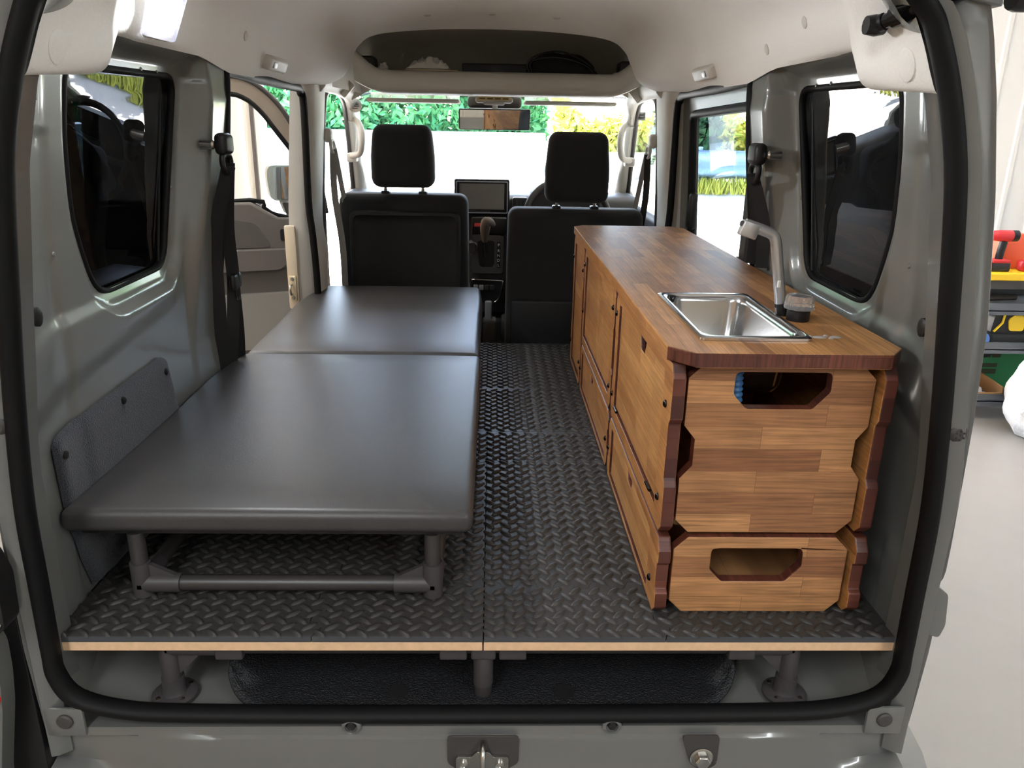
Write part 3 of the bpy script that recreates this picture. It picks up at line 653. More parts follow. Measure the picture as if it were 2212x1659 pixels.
# textured rubber sheet lying on the van floor with curled edges
def rub(x, y):
    e = max(0, (abs(x)-.36)/.07); z = -.128+.085*min(1, e)**2.0*min(1, .35+.65*max(0, (y+.0)/.10)) ; z += .004*math.sin(14*x+2)*math.exp(-y*12)
    xx = x*(1 if e < 1 else 1)-math.copysign(.035*max(0, e-.55)**1.5, x) if e > .55 else x
    return (VC+xx, -.012+y+(.06*max(0, (abs(x)-.33)/.1)**2 if y < .06 else 0), z)
RUBTEX = mat('pebbled_rubber_sheet', (27, 28, 31), .42, bump=(330, .9, .004), spec=.6)
m = M(); m.add(grid(rub, list(np.linspace(-.43, .43, 90)), list(np.linspace(0, 1.2, 60)))); o = m.obj('rubber_floor_sheet', RUBTEX, smooth=180, solid=.003); tag(o, 'black pebbled rubber sheet with curled ends on the van floor under the deck', 'rubber mat')
for x in (-.137, .137):
    m = M(); m.add(lathe([(.017, -.1262), (.017, -.1255), (.0005, -.1252)], (x, .035, 0), 20)); k = m.obj('painted_hole_disc', BLACKHOLE, o)  # black disc paints the dark of a hole, the sheet is uncut

# ================================================================== BED
BX0, BX1 = -.664, -.016
def cushion(x0, x1, y0, y1, z0, z1, r=.020):
    v, f = rbox(x0, x1, y0, y1, z0, z1, r, 5, 8)
    def fn(p):
        x, y, z = p; u = min((x-x0)/(x1-x0), 1); t_ = (y-y0)/(y1-y0); e = min(u, 1-u)*(x1-x0); g = min(t_, 1-t_)*(y1-y0)
        k = (1-math.exp(-e/.05))*(1-math.exp(-g/.05))
        xl = float(np.interp(y, [.08, .35, .60, .72, .85, .955, 1.31, 1.60], [-.663, -.657, -.658, -.664, -.653, -.640, -.645, -.655])); x = xl+(x-x0)/(x1-x0)*(x1-xl)
        return (x, y, z+(.006*k if z > (z0+z1)/2 else 0))
    m = M(); m.add((v, f), 0, fn); return m
t = thing('bed_cushion', 'long charcoal leather bed cushion at the open rear of the van', 'cushion', (-.34, .5, .122), 'bed cushions')
cushion(BX0, BX1, .077, .955, .140, .179, .015).obj('leather_pad', LEATHER, t, smooth=180)
m = M(); m.add(box(BX0+.02, BX1-.02, .105, .94, .126, .139)); m.obj('base_board', TRIMBLACK, t)
m = M(); m.add(tube([(BX0+.012, .0875, .142), (BX0+.010, .0845, .154), (BX0+.012, .087, .164)], .0015, 6)); m.obj('corner_fold', LEATHER, t)
t = thing('bed_cushion', 'short charcoal leather bed cushion touching the passenger seat back', 'cushion', (-.34, 1.4, .122), 'bed cushions')
m = cushion(BX0, BX1-.004, .958, 1.86, .138, .178)
def cham(p):
    x, y, z = p; k = max(0, (y-1.51)/.35); u = (x-BX0)/(BX1-BX0)
    return (x+(.05*k*k if u < .5 else -.012*k*k)*abs(u-.5)*2, y, z)
m.v = [cham(p) for p in m.v]; m.obj('leather_pad', LEATHER, t, smooth=180)
m = M(); m.add(box(BX0+.08, BX1-.03, .98, 1.82, .126, .139)); m.obj('base_board', TRIMBLACK, t)

t = thing('bedstead', 'grey pipe bed frame with gusseted corner joints under the leather cushions', 'bed frame', (-.32, .11, MT))
LX = (-.563, -.083); LY = (.112, .92, 1.75); ZB = MT+.024
def lpipe(nm, a, b, r=.0132): 
    m = M(); m.add(tube([a, b], r, 12)); return m.obj(nm, PIPE, t, smooth=50)
for y in LY:
    for x in LX: lpipe('leg', (x, y, .05), (x, y, .126))
for x in LX: lpipe('side_rail', (x, LY[0], ZB), (x, LY[2], ZB)); lpipe('top_side_rail', (x, LY[0], .113), (x, LY[2], .113), .0115)
for y in LY: lpipe('cross_rail', (LX[0], y, ZB), (LX[1], y, ZB))
for y in LY[:2]:
    for x in LX:
        sg = 1 if x < -.3 else -1; m = M(); R_ = .0165
        m.add(tube([(x, y, MT+.003), (x, y, .070)], R_, 14)); m.add(tube([(x-sg*.005, y, ZB), (x+sg*.064, y, ZB)], R_, 14))
        if y == LY[0]: m.add(tube([(x, y, ZB), (x, y+.06, ZB)], R_, 14))
        addprism(m, prism([(x, ZB), (x+sg*.060, ZB+.010), (x+sg*.056, ZB+.016), (x+sg*.016, .066), (x, .068)], y-.0045, y+.0045, 'y'))
        m.obj('corner_joint', JOINT, t, smooth=40, weld=False)

# felt trim on the left wall
def fz(y, z): return VC-(float(wallw(y, z))-.004)
us = [0, .006, .015, .03]+list(np.linspace(.06, .94, 45))+[.97, .985, .994, 1]; vs = [0, .01, .03]+list(np.linspace(.07, .93, 24))+[.97, .99, 1]
def felt_pt(u, q):
    zr = .012*max(0, (u-.93)/.07)**2+.012*max(0, (.05-u)/.05)**2      # rounded top corners
    z = .009+q*(.284+.008*u-zr); yl = float(np.interp(z, [.007, .10, .29], [.140, .108, .085])); yr = float(np.interp(z, [.007, .2, .30], [.60, .552, .53]))
    y = yl+(yr-yl)*u; d = min(u*.45, (1-u)*.45, (1-q)*.29); return (fz(y, z)+.010*min(1, d/.010), y, z)
m = M(); m.add(grid(felt_pt, us, vs)); t = thing('felt_side_panel', 'speckled blue-grey felt panel fixed low on the wall beside the bed', 'felt panel', (-.66, .3, MT)); m.obj('felt', FELT, t, smooth=180)
for (y, z) in ((.107, .262), (.318, .276), (.507, .270)):
    m = M(); m.add(lathe([(.007, -.001), (.007, .003), (.004, .0045), (.0005, .0045)], (0, 0, 0), 14, 'x')); o = m.obj('push_clip', TRIMBLACK, t); o.data.transform(Matrix.Translation((fz(y, z)+.010, y, z)))

# ================================================================== KITCHEN CABINET
CX0, CX1 = .278, .614; TH = .020; YF0 = .058
UZ0, UZ1 = .152, .432; LZ0, LZ1 = MT+.002, .147
DOORT = .010
def sidepanel(par, x, y0, y1, z0, z1, holes, both=True, name='side_panel', nib=True, front=False):
    """side board with zigzag chamfered ends; x = outer face"""
    c = .014; h = z1-z0; 
    def end(yv, s):    # zigzag edge from bottom to top, s=+1 for rear end (bulging to -y)
        return [(yv+s*.016, z0), (yv, z0+.016), (yv, z0+h*.30), (yv+s*.008, z0+h*.345), (yv+s*.008, z0+h*.66), (yv, z0+h*.70), (yv, z1-.020), (yv+s*.014, z1)]
    pl = end(y0, 1)+end(y1, -1)[::-1]
    m = M(); addprism(m, prism(pl, x, x+TH, 'x', holes), 0, 1); return m.obj(name, [WSIDE, WEDGE], par, smooth=0, bevel=.0022, seg=2)
def endpanel(par, y, z0, z1, hole, notch, name='end_panel'):
    a, b = CX0+TH+.006, CX1-TH-.008; c = .022
    L = [(a+c, z0), (a, z0+c)]; Rr = [(b, z0+c), (b-c, z0)]
    if notch:
        n0, n1 = .246, .334; L += [(a, n0), (a+.018, n0+.022), (a+.018, n1-.022), (a, n1)]; Rr = [(b, n1), (b-.016, n1-.022), (b-.016, n0+.022), (b, n0)]+Rr
    pl = L+[(a, z1-c), (a+c, z1), (b-c, z1), (b, z1-c)]+Rr
    m = M(); addprism(m, prism(pl, y, y+TH, 'y', [hole] if hole else []), 0, 1); return m.obj(name, [WEND, WEDGEX], par, smooth=0, bevel=.0022, seg=2)
def hhole(x0, x1, z0, z1):   # handle cut-out: round top corners, chamfered bottom
    c = .028; return rpoly([(x0, z1), (x1, z1), (x1+.001, z0+c), (x1-c*.85, z0), (x0+c*.75, z0), (x0, z0+c*.8)], [.009, .009, .004, .004, .004, .004], 4)
def rivet(par, y, z, x=CX0):
    m = M(); m.add(lathe([(.0065, .001), (.006, -.002), (.0035, -.0042), (.0004, -.0048)], (x, y, z), 14, 'x')); m.obj('rivet', RIVET, par, smooth=180)
def doorboard(par, y0, y1, z0, z1, notch=None, nm='door'):
    """flap filling a hole in the side board, top edge notched for the fingers"""
    g = .0022; y0 += g; y1 -= g; z0 += g; z1 -= g
    top = [(y1, z1), (y0, z1)] if notch is None else [(y1, z1), (notch+.030, z1), (notch+.016, z1-.026), (notch-.016, z1-.026), (notch-.030, z1), (y0, z1)]
    m = M(); addprism(m, prism([(y0, z0), (y1, z0)]+top, CX0+.0045, CX0+.0045+DOORT, 'x'), 0, 1); return m.obj(nm, [WDOOR, WEDGE], par, smooth=0, bevel=.0025, seg=2)  # dark edge colour paints the shade in finger notch and door gaps
def carcass(par, y0, y1, z0, z1, bot=True, back=True):
    if bot: m = M(); m.add(box(CX0+TH, CX1-TH, y0, y1, z0+.012, z0+.024)); m.obj('bottom_panel', WEND, par)
    if back: m = M(); m.add(box(CX0+TH, CX1-TH, y1-.014, y1, z0+.012, z1-.002)); m.obj('back_panel', WEND, par)
def hingepin(par, y, z):
    m = M(); m.add(tube([(CX0-.001, y-.016, z), (CX0-.001, y+.016, z)], .0028, 8)); m.obj('hinge_pin', RIVET, par)

def unit(name, label, y0, y1, z0, z1, doors, end_hole=None, notch=False, endp=True, riv=(), pins=()):
    t = thing(name, label, 'cabinet', ((CX0+CX1)/2, (y0+y1)/2, z0), 'units of the wooden kitchen cabinet')
    holes = [rpoly([(a, c), (b, c), (b, d), (a, d)], .006, 2) for (a, b, c, d, n) in doors]
    # neighbouring leaves share one opening
    if len(doors) == 2: a, b = doors[1][0], doors[0][1]; holes = [rpoly([(min(doors[0][0], doors[1][0]), doors[0][2]), (max(b, doors[1][1]), doors[0][2]), (max(b, doors[1][1]), doors[0][3]), (min(doors[0][0], doors[1][0]), doors[0][3])], .006, 2)]
    sidepanel(t, CX0, y0, y1, z0, z1, holes); sidepanel(t, CX1-TH, y0, y1, z0, z1, [])
    for (a, b, c, d, n) in doors: doorboard(t, a, b, c, d, n)
    if endp: endpanel(t, y0+.012, z0, z1, end_hole, notch)
    endpanel(t, y1-.034, z0, z1, None, notch)
    carcass(t, y0+.03, y1-.034, z0, z1, back=False)
    for (y, z) in riv: rivet(t, y, z)
    for (y, z) in pins: hingepin(t, y, z)
    return t
unit('cabinet_unit', 'upper wooden cabinet box under the sink with a wide flap door', YF0, .600, UZ0, UZ1, [(.115, .560, .180, .408, .315)], hhole(.374, .519, .362, .420), True,
     riv=[(.090, .362), (.090, .205), (.585, .385), (.585, .205)], pins=[(.165, .186), (.53, .186)])
unit('cabinet_unit', 'lower wooden cabinet box on the deck with a slotted end handle', YF0-.006, .600, LZ0, LZ1, [(.125, .565, .018, .128, .345)], hhole(.366, .513, .066, .126), False,
     riv=[(.098, .052), (.588, .075)])
unit('cabinet_unit', 'upper wooden cabinet box with a pair of doors in the middle of the row', .618, 1.195, UZ0, UZ1, [(.655, .905, .178, .410, None), (.905, 1.165, .178, .410, None)], None, True,
     riv=[(.636, .385), (.636, .205), (1.180, .385), (1.180, .25)])
unit('cabinet_unit', 'lower wooden cabinet box with a flap in the middle of the row', .618, 1.195, LZ0, LZ1, [(.655, 1.165, .018, .128, .955)], None, False, riv=[(.638, .075), (1.182, .075)])
unit('cabinet_unit', 'tall narrow wooden cabinet box behind the driver seat', 1.212, 1.495, LZ0, UZ1, [(1.245, 1.465, .022, .405, None)], None, True, riv=[(1.225, .36), (1.225, .08), (1.482, .36), (1.482, .08)])
# fine routed strip between flap and frame, finger slot shade comes from the dark colour of the door edges
wt = thing('worktop', 'long varnished wooden worktop with chamfered corners on the cabinet', 'worktop', (.447, .78, .433))
SK = (.338, .490, .128, .430)
wo = [(.272+.034, .048), (.624-.030, .048), (.624, .085), (.624, 1.47), (.59, 1.512), (.30, 1.512), (.272, 1.48), (.272, .085)]
m = M(); pr = prism(wo, .433, .455, 'z', [rpoly([(SK[0]-.004, SK[2]-.004), (SK[1]+.004, SK[2]-.004), (SK[1]+.004, SK[3]+.004), (SK[0]-.004, SK[3]+.004)], .03, 4)]); addprism(m, pr, 0, 1)
o = m.obj('board', [WTOP, WEDGEX, WSIDE], wt, smooth=0, bevel=.0018)
for p in o.data.polygons:
    if p.material_index == 1 and abs(p.normal.x) > .9: p.material_index = 2
# inset steel sink
t = thing('sink', 'small rectangular stainless steel sink set into the worktop', 'sink', (.414, .28, .44))
def ring(x0, x1, y0, y1, r, z, n=6): return [(x, y, z) for x, y in rpoly([(x0, y0), (x1, y0), (x1, y1), (x0, y1)], r, n)]
a0, a1, b0, b1 = .328, .502, .115, .443
loops = [ring(a0, a1, b0, b1, .010, .4555), ring(a0, a1, b0, b1, .010, .4595), ring(a0+.003, a1-.003, b0+.003, b1-.003, .010, .4612), ring(SK[0]-.001, SK[1]+.001, SK[2]-.001, SK[3]+.001, .034, .4605), ring(SK[0]+.003, SK[1]-.003, SK[2]+.003, SK[3]-.003, .034, .457), ring(SK[0]+.006, SK[1]-.006, SK[2]+.006, SK[3]-.006, .032, .447), ring(SK[0]+.012, SK[1]-.012, SK[2]+.012, SK[3]-.012, .03, .375), ring(SK[0]+.018, SK[1]-.018, SK[2]+.018, SK[3]-.018, .027, .362), ring(SK[0]+.03, SK[1]-.03, SK[2]+.03, SK[3]-.03, .022, .358)]
v = [p for lo in loops for p in lo]; n = len(loops[0]); f = []
for i in range(len(loops)-1):
    for k in range(n): f.append((i*n+k, i*n+(k+1) % n, (i+1)*n+(k+1) % n, (i+1)*n+k))
f.append(tuple((len(loops)-1)*n+k for k in range(n)))
m = M(); m.add((v, f)); m.obj('basin', STEEL, t, smooth=60)
m = M(); m.add(lathe([(.021, .3585), (.021, .3605), (.017, .3612), (.015, .3592), (.0005, .3590)], (.414, .30, 0), 24)); m.obj('drain', CHROME, t)
# tap
t = thing('tap', 'satin aluminium bent tap standing behind the sink', 'tap', (.512, .285, .455))
TP = [(.514, .29, .456), (.506, .29, .50), (.497, .29, .545), (.489, .291, .583), (.481, .292, .594), (.466, .292, .600), (.444, .292, .607), (.434, .292, .610)]
m = M(); m.add(tube(smooth_path(TP, 5), .0094, 14)); m.obj('spout', ALU, t, smooth=60)
m = M(); m.add(rbox(-.010, .020, -.0095, .0095, -.016, .010, .003, 2)); o = m.obj('nozzle', ALU, t); o.data.transform(Matrix.Translation((.438, .292, .605)) @ Matrix.Rotation(math.radians(18), 4, 'Y'))
m = M(); m.add(lathe([(.005, 0), (.005, .0015), (.0004, .0015)], (0, 0, 0), 12)); o = m.obj('nozzle_hole', TRIMBLACK, t); o.data.transform(Matrix.Translation((.429, .291, .611)) @ Vector((-.9, -.3, .2)).to_track_quat('Z', 'Y').to_matrix().to_4x4())
m = M(); m.add(tube([(.517, .29, .455), (.5125, .29, .477)], .0118, 14)); m.obj('collar', TRIMBLACK, t)
m = M(); m.add(rbox(.498, .503, .2785, .2835, .505, .517, .001)); m.obj('index_mark', WHITE, t)
# cup with a faceted clear lid in front of the tap
t = thing('faceted_stopper', 'black round knob with a faceted clear plastic cap beside the tap', 'knob', (.530, .255, .455))
m = M(); m.add(lathe([(.0185, .4552), (.0190, .457), (.0190, .474), (.0185, .476), (.0005, .476)], (.530, .255, 0), 28)); m.obj('base', TRIMBLACK, t, smooth=50)
m = M(); m.add(lathe([(.0245, .4755), (.0248, .4785), (.0235, .480), (.0232, .492), (.0205, .498), (.010, .4995), (.0005, .4995)], (.530, .255, 0), 48, flute=(12, .035))); m.obj('clear_cap', CLEAR, t, smooth=30)
# water drops on the worktop
for (x, y, s, wl_b) in ((.522, .142, .010, 'large drop of spilt water nearest the sink corner'), (.548, .143, .009, 'large drop of spilt water farther from the sink corner'), (.538, .135, .004, 'tiny drop of spilt water near the worktop end'), (.535, .150, .004, 'tiny drop of spilt water between the large drops'), (.508, .147, .004, 'tiny drop of spilt water touching the sink rim')):
    m = M(); m.add(lathe([(s, .4549), (s*.85, .4562), (s*.45, .4574), (.0003, .4576)], (x, y, 0), 14), 0, lambda p: (x+(p[0]-x)*1.2, y+(p[1]-y)*.8, p[2])); o = m.obj('water_drop', mat('water', (225, 220, 214), .04, trans=.55, ior=1.33), smooth=180)
    tag(o, wl_b, 'water drop', 'water drops by the sink')
# blue corrugated hose inside the box under the sink
m = M(); P_ = smooth_path([(.396, .109, .24), (.390, .109, .33), (.386, .109, .385), (.384, .109, .425)], 24); m.add(tube(P_, [.0125+.0013*math.sin(i*1.4) for i in range(len(P_))], 14)); o = m.obj('drain_hose', mat('blue_hose', (60, 105, 150), .4), smooth=180); tag(o, 'blue corrugated hose behind the handle slot of the sink cabinet', 'hose')
# ================================================================== FRONT SEATS
def taper(v, zlo, zhi, cx, kx, dy=0):
    return [(cx+(x-cx)*(1-kx*max(0, min(1, (z-zlo)/(zhi-zlo)))), y+dy*(z-zlo)/(zhi-zlo), z) for x, y, z in v]
def seat(name, label, x0, x1, yb, z0, z1, hx0, hx1, hz0, hz1, panel):
    t = thing(name, label, 'car seat', ((x0+x1)/2, yb, -.135)); cx = (x0+x1)/2
    v, f = rbox(x0, x1, yb, yb+.13, z0, z1, .035, 5, 4); m = M(); m.add((taper(v, z0, z1, cx, .03, .02), f)); m.obj('backrest', FABRIC, t, smooth=180)
    if panel:
        def ringp(i, y, r): return [(x, y, z) for x, z in rpoly([(x0+.045+i, z0+.02), (x0+.050+i, z1-.060-i), (x1-.035-i, z1-.060-i), (x1-.030-i, z0+.02)], [.01, r, r, .01], 6)]
        lo = [ringp(0, yb+.014, .035), ringp(.006, yb-.002, .032), ringp(.016, yb-.004, .028), ringp(.024, yb+.002, .024), ringp(.05, yb+.006, .016)]
        v = [p for q in lo for p in q]; n = len(lo[0]); f = [(i*n+k, i*n+(k+1) % n, (i+1)*n+(k+1) % n, (i+1)*n+k) for i in range(4) for k in range(n)]+[tuple(4*n+k for k in range(n))]
        m = M(); m.add((v, f)); m.obj('back_shell', FABRIC2, t, smooth=28)
    else:
        m = M(); m.add(rbox(x0+.02, x1-.02, yb-.006, yb+.02, z0, z0+.22, .012, 3)); m.obj('lower_back_flap', FABRIC2, t)
        m = M(); m.add(rbox(x0+.30, x0+.40, yb-.010, yb+.0, z0+.215, z0+.235, .004)); m.obj('pull_loop', BELT, t)
    v, f = rbox(hx0, hx1, yb+.005, yb+.105, hz0, hz1, .035, 5, 3); hc = (hx0+hx1)/2; m = M(); m.add((taper(v, hz0+.12, hz1, hc, .10), f)); m.obj('headrest', FABRIC, t, smooth=180)
    for dx_ in (-.072, .072):
        m = M(); m.add(tube([(hc+dx_, yb+.07, z1-.04), (hc+dx_, yb+.06, hz0+.03)], .006, 10)); p = m.obj('headrest_post', CHROME, t, smooth=60)
        m = M(); m.add(rbox(hc+dx_-.016, hc+dx_+.016, yb+.05, yb+.09, z1-.004, z1+.010, .005)); m.obj('post_guide', TRIMBLACK, t)
    v, f = rbox(x0+.01, x1-.01, yb+.08, yb+.50, -.05, .10, .04, 4, 3); m = M(); m.add((v, f)); m.obj('seat_cushion', FABRIC, t, smooth=180)
    m = M(); m.add(box(x0+.05, x1-.05, yb+.1, yb+.5, -.135, -.04)); m.obj('seat_base', TRIMBLACK, t)
    m = M(); sx = x1 if panel else x0; m.add(rbox(sx-.012, sx+.012, yb+.06, yb+.16, -.06, .03, .012)); m.obj('recliner_cover', TRIMDARK, t)
seat('passenger_seat', 'black front seat with a framed vinyl back panel touching the bed', -.590, -.078, 2.0, -.10, .498, -.452, -.212, .522, .752, True)
seat('driver_seat', 'black front seat with plain fabric back partly behind the worktop', .062, .590, 1.90, -.10, .462, .205, .443, .484, .738, False)

# hand brake and lever cover between the seats
t = thing('parking_brake', 'grey parking brake lever standing between the two front seats', 'brake lever', (0, 2.0, -.135))
m = M(); m.add(rbox(-.024, .030, 1.93, 2.02, -.135, .028, .012, 3)); m.obj('lever_cover', TRIMDARK, t)
m = M(); v, f = rbox(-.016, .012, 1.96, 1.985, .0, .098, .006, 3); m.add((v, f)); m.obj('lever', mat('lever_grey', (120, 124, 130), .4), t)

# ================================================================== DASHBOARD
t = thing('dashboard', 'dark grey dashboard spanning the van below the windscreen', 'dashboard', (0, 2.7, -.135))
DASH = mat('dash_plastic', (52, 51, 51), .5, bump=(700, .2, .0005))
prof = [(2.60, -.10), (2.55, .20), (2.545, .38), (2.56, .435), (2.60, .452), (2.80, .455), (3.02, .40), (3.05, .2), (3.05, -.10)]
m = M(); addprism(m, prism([(a, b) for a, b in prof], -.66, .67, 'x')); m.obj('dash_body', DASH, t, bevel=.01, seg=3, smooth=60)
for (x0, x1) in ((-.235, -.175), (.100, .165)):
    m = M(); m.add(rbox(x0, x1, 2.515, 2.56, .375, .450, .008)); g = m.obj('vent_housing', DASH, t)
    for k in range(3): m = M(); m.add(box(x0+.008+.017*k, x0+.013+.017*k, 2.511, 2.516, .385, .44)); m.obj('vent_slat', TRIMBLACK, g)
m = M(); addprism(m, prism(rpoly([(.16, .36), (.50, .36), (.48, .50), (.19, .50)], .04, 5), 2.50, 2.62, 'y')); m.obj('gauge_hood', DASH, t, bevel=.008)
m = M(); addprism(m, prism(rpoly([(-.082, .33), (.075, .33), (.070, .02), (-.078, .02)], .02, 4), 2.42, 2.56, 'y')); m.obj('centre_stack', DASH, t, bevel=.006)
m = M(); m.add(rbox(-.080, .072, 2.39, 2.44, .30, .372, .006)); m.obj('audio_slot', TRIMBLACK, t)
m = M(); m.add(rbox(-.068, -.030, 2.382, 2.392, .335, .350, .002)); m.obj('hazard_switch', mat('red_switch', (190, 60, 58), .4), t)
m = M(); addprism(m, prism(rpoly([(-.078, .300), (.062, .296), (.060, .13), (-.076, .13)], .016, 4), 2.385, 2.42, 'y', [rpoly([(-.055, .275), (.020, .275), (.020, .155), (-.045, .155)], .016, 5)])); m.obj('gear_panel', mat('gear_panel_grey', (70, 69, 68), .4), t, bevel=.003)
m = M(); m.add(box(-.055, .02, 2.412, 2.418, .15, .28)); m.obj('gear_gate', TRIMBLACK, t)
m = M(); m.add(rbox(.032, .046, 2.379, 2.386, .158, .272, .002)); gi = m.obj('gear_indicator', TRIMBLACK, t)
for k, ch in enumerate('PRNDL'):
    fc = bpy.data.curves.new('gear_letter', 'FONT'); fc.body = ch; fc.size = .017; fc.align_x = 'CENTER'; fc.extrude = .0004
    fq = bpy.data.objects.new('gear_letter_text', fc); fme = bpy.data.meshes.new_from_object(fq); bpy.data.objects.remove(fq); fo_ = bpy.data.objects.new('gear_letter', fme); COL.objects.link(fo_); fme.materials.clear(); fme.materials.append(WHITE); fo_.location = (.039, 2.3785, .252-.021*k-(0 if k == 0 else .004)); fo_.rotation_euler = (math.radians(90), 0, 0); put(fo_, gi)
for (x, z, r) in ((-.082, .245, .026),):
    m = M(); m.add(lathe([(r, 2.41), (r, 2.378), (r*.8, 2.370), (.0005, 2.370)], (x, 0, z), 24, 'y')); m.obj('climate_dial', TRIMDARK, t)
    m = M(); m.add(lathe([(r*1.12, 2.405), (r*1.12, 2.383), (r*1.05, 2.381)], (x, 0, z), 24, 'y')); m.obj('dial_ring', mat('dial_ring', (120, 118, 116), .3, metal=.8), t)
m = M(); addprism(m, prism(rpoly([(-.080, .105), (.056, .100), (.060, .085), (.040, .02), (.020, .005), (-.080, .005)], .012, 4), 2.36, 2.42, 'y')); m.obj('lower_tray', TRIMBLACK, t, bevel=.003)
m = M(); m.add(tube(smooth_path([(-.08, 2.357, .108), (.045, 2.357, .104), (.058, 2.357, .092), (.040, 2.357, .025), (.02, 2.357, .006)], 4), .0032, 6)); m.obj('tray_trim', CHROME, t, smooth=180)
for k, x in enumerate((-.060, -.036, -.012, .012)):
    m = M(); m.add(rbox(x-.010, x+.010, 2.352, 2.362, .062, .085, .002)); m.obj('switch', TRIMDARK if k > 1 else mat('switch_marked', (150, 150, 150), .4), t)
# gear lever
t = thing('gear_lever', 'brown-grey gear lever knob on a chrome stalk in the dashboard', 'gear lever', (-.02, 2.41, .20))
m = M(); m.add(tube([(-.02, 2.41, .205), (-.021, 2.36, .285)], .0085, 12)); m.obj('stalk', CHROME, t, smooth=60)
m = M(); P_ = smooth_path([(-.021, 2.362, .275), (-.022, 2.345, .31), (-.019, 2.335, .345), (-.012, 2.33, .362), (.006, 2.335, .356), (.016, 2.34, .345)], 4); m.add(tube(P_, [.011+.013*math.sin(math.pi*min(1, i/(len(P_)-1)*1.05)) for i in range(len(P_))], 14)); m.obj('knob', mat('knob_grey', (118, 104, 95), .5), t, smooth=180)
# navigation screen
t = thing('navigation_screen', 'large framed navigation screen standing above the middle of the dashboard', 'screen', (-.038, 2.5, .375))
m = M(); m.add(rbox(-.160, .086, 2.505, 2.54, .372, .527, .008)); m.obj('housing', TRIMBLACK, t)
m = M(); pr = prism(rpoly([(-.152, .380), (.078, .380), (.078, .519), (-.152, .519)], .006, 3), 2.500, 2.506, 'y', [rpoly([(-.148, .384), (.074, .384), (.074, .515), (-.148, .515)], .005, 3)]); addprism(m, pr); m.obj('bezel', mat('bezel_silver', (170, 180, 195), .3, metal=.8), t)
m = M(); m.add(box(-.137, .062, 2.5025, 2.506, .397, .508)); m.obj('display', mat('display_grey', (120, 118, 116), .35), t)
m = M(); m.add(rbox(-.10, .00, 2.499, 2.504, .386, .391, .001)); m.obj('button_bar', JOINT, t)
# steering wheel
t = thing('steering_wheel', 'dark grey steering wheel in front of the driver seat', 'steering wheel', (.335, 2.36, .30))
mw = Matrix.Translation((.335, 2.38, .375)) @ Matrix.Rotation(math.radians(62), 4, 'X')
def wx(o): o.data.transform(mw); return o
m = M(); m.add(tube([(.182*math.cos(a*math.pi/24), .182*math.sin(a*math.pi/24), 0) for a in range(48)], .0135, 10, True)); o = m.obj('rim', TRIMDARK, None, smooth=180); wx(o); put(o, t)
m = M(); m.add(rbox(-.075, .075, -.085, .055, -.03, .02, .02, 3)); o = m.obj('hub', TRIMBLACK, None); wx(o); put(o, t)
for a in (0, 180, 250, 290):
    m = M(); c, s = math.cos(math.radians(a)), math.sin(math.radians(a)); m.add(tube([(.05*c, .05*s, -.012), (.178*c, .178*s, 0)], .014, 8)); o = m.obj('spoke', TRIMDARK, None, smooth=60); wx(o); put(o, t)
m = M()
for s in (1, -1): addprism(m, prism([(s*x, s*y) for x, y in [(.020, .008), (.006, .020), (-.018, .004), (.004, -.012), (.009, -.007), (-.003, .004), (.007, .010)]], .020, .023, 'z'))
o = m.obj('emblem', CHROME, None, smooth=0); wx(o); put(o, t)
m = M(); m.add(tube([(.335, 2.42, .355), (.335, 2.60, .28)], .035, 12)); m.obj('column', TRIMBLACK, t)

# ================================================================== OVERHEAD SHELF, VISORS, MIRROR
t = thing('overhead_shelf', 'pale moulded overhead shelf above the windscreen', 'shelf', (0, 2.1, .86))
def lipx(u):  # u in -1..1 : the lip curves up at both ends
    e = max(0, (abs(u)-.80)/.20); return (VC+.02+u*.505, .045*e**1.6)
def lip_pt(u, k):
    x, dz = lipx(u); prof = [(2.42, .868), (2.10, .858), (1.95, .858), (1.915, .862), (1.902, .878), (1.900, .905), (1.908, .926), (1.925, .934), (1.95, .933), (1.96, .925), (2.05, .922), (2.40, .922)]
    y, z = prof[k]; return (x, y, z+dz*(1.6 if k > 3 else .8))
m = M(); m.add(grid(lip_pt, list(np.linspace(-1, 1, 41)), list(range(12)))); m.obj('tray', TRIMGREY, t, smooth=70)
SHELF_LINING = mat('shelf_lining_brown', (205, 197, 184), .9)  # one even pale colour for the shelf lining
m = M(); m.add(grid(lambda x, k: (VC+.02+x, [2.40, 2.38, 2.30, 2.1, 1.9, 1.80][k], [.92, 1.0, 1.05, 1.075, 1.085, 1.08][k]-.05*max(0, (abs(x)-.35)/.2)**2), list(np.linspace(-.60, .60, 21)), list(range(6)))); m.obj('back_lining', SHELF_LINING, t, smooth=180)
for sg in (-1, 1):
    m = M(); m.add(grid(lambda y, z: (VC+.02+sg*(.56-.25*max(0, z-.93)), y, z), list(np.linspace(1.80, 2.40, 5)), list(np.linspace(.87, 1.06, 6)))); m.obj('end_lining', SHELF_LINING, t, smooth=180)
    m = M(); m.add(rbox(VC+.02+sg*.475-.03, VC+.02+sg*.475+.03, 2.0, 2.1, .935, .985, .012)); m.obj('end_bracket', TRIMDARK, t)
    m = M(); addprism(m, prism(rpoly([(-.03, -.022), (.03, -.022), (.03, .022), (-.03, .022)], .005, 3), 0, .012, 'y')); o = m.obj('pillar_lamp', TRIMGREY, None)
    o.data.transform(Matrix.Translation((VC+sg*.555, 2.12, .88)) @ Matrix.Rotation(sg*math.radians(48), 4, 'Y')); put(o, t)
